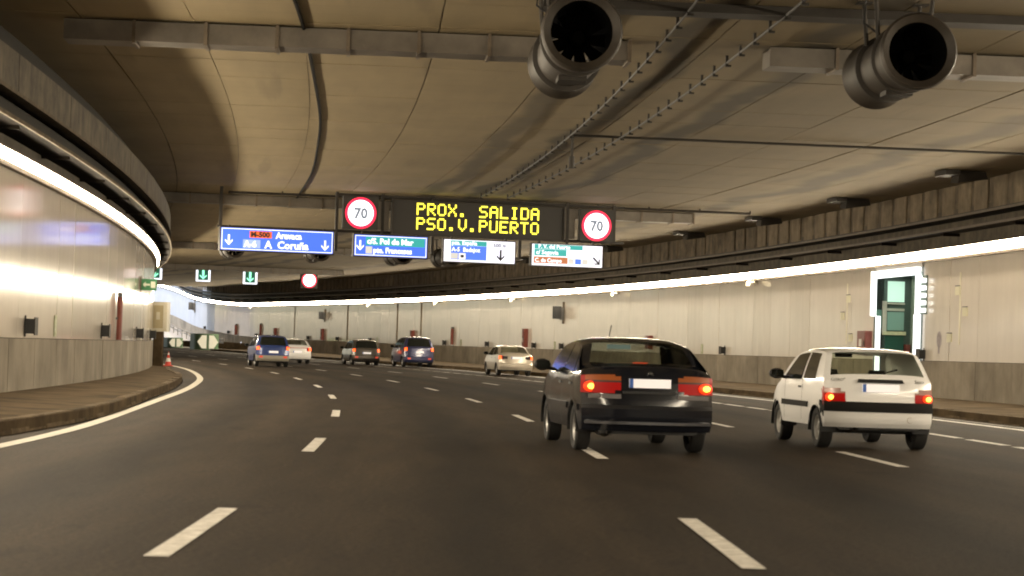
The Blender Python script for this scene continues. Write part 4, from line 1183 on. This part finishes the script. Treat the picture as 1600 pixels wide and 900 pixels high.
    # side windows
    for sgn in (-1, 1):
        for (ya, yb, za, rake0, rake1, nm) in sp['side_windows']:
            mb = MB(); n1, n2 = 10, 7
            def wp(u, w_):
                yb0 = ya+(yb-ya)*u; ztop = pch(top, yb0+rake0*(1-u)+rake1*u)-sp.get('win_top', .10)
                zz = za+(min(ztop, 9)-za)*w_; yy = yb0+(rake0*(1-u)+rake1*u)*w_
                return (sgn*(wf(yy, zz)+.004), yy-ra, zz)
            for i in range(n1):
                for j in range(n2):
                    f = [wp(i/n1, j/n2), wp((i+1)/n1, j/n2), wp((i+1)/n1, (j+1)/n2), wp(i/n1, (j+1)/n2)]
                    mb.quad(*(f if sgn > 0 else f[::-1]))
            mb.build(nm, sp.get('win_mat', glass_m), root, smooth=True, merge=True, fixn=False)
        # seams, rubbing strip
        for yy in sp.get('seams', ()):
            mb = MB(); zz = zb+.06
            while zz < belt-.04:
                a = (sgn*(wf(yy, zz)+.003), yy-ra, zz); b = (sgn*(wf(yy, zz+.1)+.003), yy-ra, zz+.1); mb.quad(a, b, (b[0], b[1]+.012, b[2]), (a[0], a[1]+.012, a[2])); zz += .1
            mb.build('door_seam', black, root, fixn=False)
        if sp.get('rub'):
            z0, z1, m_ = sp['rub']
            for (a_, b_) in ((.40, ra-R-.1), (ra+R+.1, fa-R-.1)):
                if b_ <= a_: continue
                mb = MB(); L = frange(a_, b_, .15)
                for y0_, y1_ in zip(L[:-1], L[1:]):
                    mb.hexa([(sgn*(wf(y0_, z0)-.01), y0_-ra, z0), (sgn*(wf(y1_, z0)-.01), y1_-ra, z0), (sgn*(wf(y1_, z0)+.018), y1_-ra, z0), (sgn*(wf(y0_, z0)+.018), y0_-ra, z0), (sgn*(wf(y0_, z1)-.01), y0_-ra, z1), (sgn*(wf(y1_, z1)-.01), y1_-ra, z1), (sgn*(wf(y1_, z1)+.018), y1_-ra, z1), (sgn*(wf(y0_, z1)+.018), y0_-ra, z1)])
                mb.build('rubbing_strip', m_, root)
        # mirror
        my = sp['mirror'][0]; mz = sp['mirror'][1]; wx = wf(my, mz)
        mm = sp.get('mirror_mat', black)
        mb = MB(); mb.lathe([(-.10, 0), (-.095, .05), (-.05, .085), (.03, .08), (.09, .045), (.11, 0)], (0, 0, 0), 'Y', 14)
        mb.v = [(v[0]*1.35, v[1], v[2]*.95) for v in mb.v]
        o = mb.build('mirror', mm, root, smooth=True); o.location = (sgn*(wx+.17), my-ra, mz+.04)
        MB().box(-.09, .09, -.108, -.101, -.055, .055).build('mirror_glass', glass_m, o)
        MB().tube([(sgn*(wx-.02), my-ra, mz-.02), (sgn*(wx+.12), my-ra, mz+.0)], .025, 8).build('mirror_arm', mm, root)
    # handles
    for yy in sp.get('handles', ()):
        for sgn in (-1, 1):
            MB().box(sgn*(wf(yy, belt-.12))-.012, sgn*(wf(yy, belt-.12))+.02*sgn+.006, yy-ra-.09, yy-ra+.09, belt-.14, belt-.11).build('door_handle', sp.get('handle_mat', black), root)
    # wheels
    tw = sp.get('tyre_w', .185)
    for ax in (0, sp['base']):
        for sgn in (-1, 1):
            cx = sgn*(W/2-.03-tw/2)
            wroot = bpy.data.objects.new('wheel', None); COL.objects.link(wroot); wroot.parent = root; wroot.location = (cx, ax, R)
            t = tw/2
            MB().lathe([(-t*.8, R*.62), (-t, R*.72), (-t, R*.92), (-t*.8, R*.985), (-t*.3, R), (t*.3, R), (t*.8, R*.985), (t, R*.92), (t, R*.72), (t*.8, R*.62)], (0, 0, 0), 'X', 36).build('tyre', rubber, wroot, smooth=True)
            MB().lathe([(sgn*t*.8, R*.63), (sgn*t*.70, R*.58), (sgn*t*.35, R*.52), (sgn*t*.5, R*.18), (sgn*t*.75, R*.12), (sgn*t*.75, 0)], (0, 0, 0), 'X', 30).build('rim', sp.get('rim', rimm), wroot, smooth=True)
            MB().lathe([(-sgn*t*.6, 0), (-sgn*t*.6, R*.63)], (0, 0, 0), 'X', 20).build('brake_backing', black, wroot)
            for k in range(6):
                a = 2*pi*k/6; c_, s_ = cos(a), sin(a)
                pts = []
                for r0, wd in ((R*.20, .035), (R*.56, .030)):
                    for q in (-1, 1): pts.append((sgn*t*.62, c_*r0-s_*wd*q, s_*r0+c_*wd*q))
                MB().quad(pts[0], pts[1], pts[3], pts[2]) if False else None
            # wheel arch liner
            MB().lathe([(-.14, R+.06), (.10, R+.06)], (sgn*(W/2-.14), ax, R), 'X', 20, 0, -.15, pi+.15).build('arch_liner', black, root)
    # underbody, axle, exhaust
    hw = W/2-tw-.09
    MB().box(-hw, hw, -ra+.16, Lc-ra-.25, zb-.04, zb+.14).build('underbody', black, root)
    MB().box(-W/2+.24, W/2-.24, -ra+.14, -ra+.30, zb-.03, zb+.12).build('rear_valance', black, root)
    MB().box(-W/2+.1, W/2-.1, -R*.0-.05, .05, R*.75, R*1.1).build('rear_axle', black, root)
    ex = sp.get('exhaust', -.45)
    MB().lathe([(-ra+.06, .028), (-ra+.4, .028), (-ra+.42, .07), (-ra+.85, .07)], (ex, 0, zb-.02), 'Y', 12).build('exhaust', steel_d, root)
    # cabin
    cf = sp['cabin']      # (y rear, y dash, floor z, half width)
    MB().box(-cf[3], cf[3], cf[0]-ra, cf[1]-ra, cf[2]-.05, cf[2]).build('cabin_floor', black, root)
    MB().box(-cf[3], cf[3], cf[1]-ra-.05, cf[1]-ra+.45, cf[2], belt+.0).build('dashboard', black, root)
    sh = belt-.08
    def seat(x, y, w, nm='seat'):
        st = MB().hexa([(x-w/2, y, sh-.5), (x+w/2, y, sh-.5), (x+w/2, y+.14, sh-.5), (x-w/2, y+.14, sh-.5), (x-w/2+.03, y-.12, sh+.02), (x+w/2-.03, y-.12, sh+.02), (x+w/2-.05, y, sh+.02), (x-w/2+.05, y, sh+.02)]).build(nm, seat_m, root)
        return st
    def rest(x, y, z):
        mb = MB(); mb.lathe([(-.13, .05), (-.115, .085), (.115, .085), (.13, .05)], (0, 0, 0), 'X', 12); mb.v = [(v[0]+x, v[1]*.6+y, v[2]*1.05+z) for v in mb.v]
        mb.build('headrest', seat_m, root, smooth=True)
    ys = cf[0]-ra
    seat(0, ys+.35, cf[3]*1.75, 'rear_seat'); 
    for x in (-.36, .36): seat(x, ys+1.35, .5, 'front_seat'); rest(x, ys+1.24, sh+.13)
    if sp.get('rear_rests', True):
        for x in (-.36, .36): rest(x, ys+.26, sh+.10)
    for ex_ in sp.get('extras', ()): ex_(root, dict(wf=wf, ra=ra, surf=surf_r, plate_box=plate_box, P=P))
    return root

def place(root, x, y, yaw, label=None, z=0., s=1.0):
    root.location = (x, y, z); root.rotation_euler[2] = yaw; root.scale = (s, s, s)
    if label: root['label'] = label

# --- dark sedan
dark_paint = mat('black car paint', (.007, .008, .012), .11, metal=.0, spec=.55)
def reg_dark(seg, q, a, v):
    if seg == 'r':
        if .745 <= q <= .975 and a > .45 and (a > .55 or .77 < q < .955):
            sd = '_right' if v > 0 else ''
            if a > .95: return ('tail_lamp_edge%s|lamp' % sd, .010)
            if q > .90: return ('tail_lamp_top%s|lamp_top' % sd, .010)
            if q > .88: return ('lamp_gap%s|bumper_gap' % sd, .008)
            return ('tail_lamp%s|lamp' % sd, .010)
        if q < .60: return 'rear_bumper' if q < .56 else 'bumper_gap'
        return 'body'
    if seg == 's':
        if a < .22 and .745 <= q <= .975: return ('tail_lamp_edge%s|lamp' % ('_right' if v > 0 else ''), .010)
        if q < .56 and a < .32: return 'rear_bumper'
        return 'body'
    if seg == 't':
        if .62 < q < 1.22 and a < .84: return 'rear_window'
        if 2.75 < q < 3.35 and a < .90: return 'windshield'
    return 'body'
def bulb(root, k, x, z, rx, rz):
    s = k['surf']
    for sx in (-1, 1):
        y = s(sx*x, z); dy = (s(sx*(x+.03), z)-s(sx*(x-.03), z))/.06; a = math.atan(dy)
        for nm, m_, f, d in (('lamp_glow', lamp_h, 1.45, .020), ('tail_bulb', lamp_c, 1.0, .030)):
            mb = MB(); mb.lathe([(-d, 0), (-d*.94, .35), (-d*.72, .70), (-d*.35, .93), (0, 1.0), (.01, 1.0)], n=20)
            mb.v = [(v[0]*rx*f, v[1], v[2]*rz*f) for v in mb.v]
            o = mb.build(nm, m_, root, smooth=True); o.location = (sx*x, y-.008, z); o.rotation_euler[2] = a
def extras_dark(root, k):
    s = k['surf']
    bulb(root, k, .730, .825, .078, .046)
    for sx in (-1, 1):
        for i, (x0, x1) in enumerate(((.36, .60), (.60, .76))):
            a, b = sorted((sx*x0, sx*x1)); ym = s((a+b)/2, .70)
            MB().box(a, b, ym-.018, ym+.03, .680, .735).build('trim_insert', mat('dull chrome strip', (.13, .12, .12), .35, metal=.6), root)
    ym = s(0, .73); MB().box(-.34, .34, ym-.02, ym+.02, .745, .775).build('tailgate_grip', black, root)
    L = [-.80+i*.1 for i in range(17)]
    mb = MB()
    for a, b in zip(L[:-1], L[1:]):
        y0, y1 = s(a, .38), s(b, .38); mb.hexa([(a, y0-.02, .365), (b, y1-.02, .365), (b, y1+.02, .365), (a, y0+.02, .365), (a, y0-.02, .40), (b, y1-.02, .40), (b, y1+.02, .40), (a, y0+.02, .40)])
    mb.build('bumper_strip', mat('bumper strip', (.10, .10, .11), .2, metal=.6), root)
    MB().lathe([(-.02, .035), (.02, .03), (.022, 0)], (0, s(0, .99)-.005, .99), 'Y', 12).build('badge', chrome, root)
    MB().tube([(-.30, -k['ra']+1.55, 1.425), (-.30, -k['ra']+1.35, 1.60)], .006, 5).build('aerial', black, root)
    MB().box(-.09, .09, -k['ra']+.80, -k['ra']+.86, 1.10, 1.135).build('high_brake_lamp', emat('brake lamp red', (1, .10, .03), 1.4), root)
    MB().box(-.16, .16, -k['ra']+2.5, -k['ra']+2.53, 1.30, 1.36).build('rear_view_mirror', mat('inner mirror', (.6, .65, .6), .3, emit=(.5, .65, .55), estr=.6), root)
vs_std = [0, .15, .3, .45, .54, .60, .68, .74, .80, .84, .88, .92, .95, .975, 1.0]
dark_spec = dict(name='parked_car', label='', W=1.72, L=4.45, rear_over=.88, base=2.62, R=.30, belt=.97, tum=.34, bow=.23, zb=.28, crown=.052, cexp=7,
    rear=[(.28, .06), (.40, .0), (.555, .0), (.60, .055), (.66, .06), (.90, .085), (.99, .11), (1.045, .15), (1.075, .21), (1.088, .28)],
    top=[(.28, 1.088), (.45, 1.105), (.62, 1.12), (.95, 1.29), (1.22, 1.40), (1.6, 1.445), (2.1, 1.455), (2.5, 1.43), (2.75, 1.385), (3.35, 1.02), (3.6, .98), (4.2, .80), (4.33, .70)],
    front=[(.28, 4.35), (.45, 4.44), (.60, 4.42), (.70, 4.33)], zmarks=[.745, .785, .84, .88, .90, .975], ymarks=[.62, 1.22, 2.75, 3.35], vs=vs_std, plate=.875,
    regions=reg_dark, mats={'body': dark_paint, 'rear_bumper': dark_paint, 'bumper_gap': black, 'lamp_top': lamp_o, 'lamp': lamp_r, 'lit': lamp_c, 'lit2': lamp_h, 'rear_window': glass_t, 'windshield': glass_c},
    side_windows=[(.55, .86, 1.03, .42, .12, 'quarter_window'), (.93, 1.78, 1.0, .10, .0, 'rear_door_window'), (1.86, 3.0, .98, .0, -.42, 'front_door_window')], seams=(.98, 1.83, 2.95), handles=(1.1, 2.0), mirror=(2.85, 1.02),
    cabin=(.95, 2.95, .45, .66), extras=(extras_dark,), rub=(.52, .60, dark_paint), exhaust=-.5)
dark_spec['name'] = 'sedan_car'
c = make_car(dark_spec)
place(c, 1.66, 27.35, .115, 'large black sedan with lit tail lamps, nearest car, left of the white hatchback', zroad(27))

# --- white hatchback
white_paint = mat('white car paint', (.78, .77, .76), .28, spec=.5, coat=.6)
def reg_white(seg, q, a, v):
    if seg == 'r':
        if .665 <= q <= .855 and a > .66 and (q < .81 or a > .74):
            sd = '_right' if v > 0 else ''
            if q > .785: return ('tail_lamp_top%s|lamp_top' % sd, .010)
            if a > .96: return ('tail_lamp_edge%s|lamp' % sd, .010)
            return ('tail_lamp%s|lamp' % sd, .010)
        if q < .66: return ('bumper_band', .012) if q > .53 else 'rear_bumper'
        return 'body'
    if seg == 's':
        if a < .26 and .665 <= q <= .855: return ('tail_lamp_edge%s|%s' % ('_right' if v > 0 else '', 'lamp'), .010)
        if q < .53 and a < .34: return 'rear_bumper'
        if q < .66 and a < .34: return ('bumper_band', .012)
        return 'body'
    if seg == 't':
        if .16 < q < .46 and a < .90: return 'rear_window'
        if 2.25 < q < 2.9 and a < .90: return 'windshield'
    return 'body'
def extras_white(root, k):
    s = k['surf']
    bulb(root, k, .70, .725, .060, .042)
    ym = s(0, .955); MB().hexa([(-.33, ym-.05, .94), (.33, ym-.05, .94), (.33, ym+.05, .94), (-.33, ym+.05, .94), (-.31, ym-.02, .99), (.31, ym-.02, .99), (.31, ym+.05, .99), (-.31, ym+.05, .99)]).build('tailgate_handle', black, root)
    # black edge round the rear window
    for sx in (-1, 1):
        pass
    ym = s(-.55, .985); link('lettering', text_mesh('CITROËN', .055, grey_p, sx=1.1, ext=.002), root, (-.70, s(-.6, .97)-.006, .955))
    link('lettering', text_mesh('Saxo', .07, grey_p, sx=1.0, ext=.002), root, (.50, s(.55, .97)-.006, .945))
    MB().lathe([(-.01, .04), (.0, .045)], (.42, s(.42, .43)-.004, .43), 'Y', 12).build('tow_cover', mat('tow cover', (.45, .40, .34), .6), root)
    MB().tube([(-.02, -k['ra']+.50, 1.02), (.30, -k['ra']+.30, 1.13)], .012, 5).build('rear_wiper', black, root)
    MB().box(-.16, .10, -k['ra']+2.02, -k['ra']+2.05, 1.29, 1.35).build('rear_view_mirror', black, root)
white_spec = dict(name='hatchback_car', label='', W=1.62, L=3.72, rear_over=.60, base=2.385, R=.285, belt=.97, tum=.30, bow=.15, zb=.31, crown=.035,
    rear=[(.31, .07), (.38, .015), (.53, .0), (.655, .0), (.68, .045), (.86, .06), (1.0, .10), (1.035, .13)],
    top=[(.13, 1.035), (.16, 1.06), (.46, 1.37), (.52, 1.395), (.75, 1.415), (1.3, 1.43), (1.9, 1.41), (2.25, 1.34), (2.9, .96), (3.1, .92), (3.5, .78), (3.62, .68)],
    front=[(.31, 3.63), (.45, 3.71), (.60, 3.70), (.68, 3.62)], zmarks=[.53, .655, .665, .785, .855], ymarks=[.16, .46, 2.25, 2.9], vs=[0, .15, .3, .45, .56, .66, .74, .80, .84, .88, .90, .93, .96, .98, 1.0], plate=.865,
    regions=reg_white, mats={'body': white_paint, 'rear_bumper': white_paint, 'bumper_band': mat('black bumper band', (.012, .011, .010), .75, spec=.15), 'lamp_top': lamp_pk, 'lamp': lamp_r, 'lit': lamp_c, 'lit2': lamp_h, 'rear_window': glass_c, 'windshield': glass_c},
    side_windows=[(.62, 1.33, .97, .16, .06, 'rear_side_window'), (1.42, 2.55, .95, .04, -.45, 'door_window')], seams=(1.37, 2.45), handles=(1.5,), mirror=(2.40, .98),
    cabin=(.35, 2.35, .45, .62), extras=(extras_white,), rub=(.56, .64, mat('black bumper band', (.012, .011, .010), .75, spec=.15)), win_top=.085, rear_rests=False, exhaust=-.35, rim=mat('steel wheel grey', (.30, .29, .27), .5, metal=.3))
c = make_car(white_spec)
place(c, 5.15, 30.45, .10, 'white three door hatchback with black bumper band, rightmost car', zroad(30))

# --- far cars
def mk_reg(zl0, zl1, a0, lit0, wy, wa, sy, bump=.58, sidey=.24, inner=1.0):
    def f(seg, q, a, v):
        if seg == 'r':
            if zl0 <= q <= zl1 and a0 < a <= inner:
                return (('tail_bulb%s|lit' % ('_right' if v > 0 else '')), .012) if a > lit0 else (('tail_lamp%s|lamp' % ('_right' if v > 0 else '')), .010)
            if q < bump: return 'rear_bumper'
            return 'body'
        if seg == 's':
            if a < sidey and zl0 <= q <= zl1: return ('tail_lamp_edge%s|lamp' % ('_right' if v > 0 else ''), .010)
            if q < bump and a < .34: return 'rear_bumper'
            return 'body'
        if seg == 't':
            if wy[0] < q < wy[1] and a < wa: return 'rear_window'
            if sy[0] < q < sy[1] and a < .9: return 'windshield'
        return 'body'
    return f
silver_paint = mat('champagne car paint', (.50, .45, .37), .3, metal=.3, spec=.5, coat=.6)
sp = dict(dark_spec); sp.update(name='sedan_car', W=1.70, extras=(lambda root, k: [MB().box(sx*.56-.12, sx*.56+.12, k['surf'](.5, .85)-.018, k['surf'](.5, .85)+.03, .80, .93).build('dark_lamp_inset', black, root) for sx in (-1, 1)],),
    regions=mk_reg(.78, .94, .72, .86, (.62, 1.22), .84, (2.75, 3.35), .56), mats={'body': silver_paint, 'rear_bumper': silver_paint, 'lamp': lamp_r, 'lit': lamp_c2, 'rear_window': glass_c, 'windshield': glass_c}, rub=None, plate=.86)
c = make_car(sp); place(c, .17, 103.2, .20, 'champagne silver sedan in the exit lane left of the dark sedan', zroad(103))
def mpv(paint, label, H=1.62, W=1.74, lit=lamp_c2, roof=None, bumper=None):
    k = H/1.62
    spx = dict(name='people_carrier', label='', W=W, L=4.15, rear_over=.72, base=2.58, R=.31, belt=1.02*k, tum=.22, bow=.14, zb=.30, crown=.04,
        rear=[(.30, .06), (.40, .0), (.58, .0), (.62, .05), (1.02*k, .09), (1.06*k, .11)],
        top=[(.11, 1.06*k), (.15, 1.10*k), (.42, 1.52*k), (.55, 1.57*k), (1.2, 1.62*k), (1.9, 1.60*k), (2.35, 1.52*k), (3.2, 1.06*k), (3.4, 1.0*k), (3.95, .82), (4.05, .72)],
        front=[(.30, 4.05), (.45, 4.14), (.62, 4.13), (.72, 4.05)], zmarks=[.58, .86*k, 1.02*k], ymarks=[.15, .42, 2.35, 3.2], vs=vs_std, plate=.80*k if k > 1 else .76,
        regions=mk_reg(.86*k, 1.055*k, .80, .84, (.15, .42), .84, (2.35, 3.2), .60), mats={'body': paint, 'rear_bumper': bumper or paint, 'lamp': lamp_r, 'lit': lit, 'rear_window': glass_m, 'windshield': glass_c},
        side_windows=[(.62, 1.0, 1.06*k, .08, .05, 'quarter_window'), (1.08, 1.85, 1.05*k, .04, .0, 'rear_door_window'), (1.93, 2.95, 1.03*k, .0, -.5, 'front_door_window')], seams=(1.04, 1.89), handles=(1.2, 2.0), mirror=(2.85, 1.05*k), cabin=(.5, 2.9, .5, .64), rear_rests=False,
        extras=(lambda root, kk: [MB().box(sx*.62-.09, sx*.62+.09, kk['surf'](.6, .5)-.012, kk['surf'](.6, .5)+.03, .46, .55).build('reflector', mat('reflector red', (.5, .03, .02), .3, emit=(1, .12, .05), estr=.45), root) for sx in (-1, 1)],))
    c = make_car(spx); c['label'] = label; return c
blue_paint = mat('blue car paint', (.03, .055, .19), .28, metal=.2, coat=.8)
dblue_paint = mat('dark blue car paint', (.035, .04, .10), .28, metal=.3, coat=.8)
grey_paint = mat('grey car paint', (.10, .088, .075), .3, metal=.5, coat=.8)
c = mpv(blue_paint, 'blue people carrier, leftmost car, with bright left tail lamp', 1.62, 1.74, lamp_c2, bumper=mat('pale bumper', (.30, .27, .22), .4)); place(c, -12.15, 108.8, .25, None, zroad(109))
c = mpv(dblue_paint, 'dark blue people carrier between the grey hatchback and the silver sedan', 1.80, 1.86, lamp_c2); place(c, -5.55, 127.5, .27, None, .05)
c = mpv(grey_paint, 'grey hatchback with high tail lamps left of the dark blue people carrier', 1.58, 1.74, lamp_c2); place(c, -8.9, 130.8, .27, None, .02)
sp = dict(dark_spec); sp.update(name='sedan_car', W=1.74, extras=(lambda root, k: MB().box(-.62, .62, k['surf'](0, .93)-.016, k['surf'](0, .93)+.03, .915, .945).build('red_trim', mat('red trim line', (.4, .03, .02), .4), root),),
    regions=mk_reg(.74, .95, .70, .84, (.62, 1.22), .84, (2.75, 3.35), .50), mats={'body': white_paint, 'rear_bumper': white_paint, 'lamp': lamp_r, 'lit': lamp_c2, 'rear_window': glass_c, 'windshield': glass_c}, rub=None, plate=.70, belt=1.0)
c = make_car(sp); place(c, -12.72, 126.5, .27, 'far white sedan half hidden by the blue people carrier', .05)
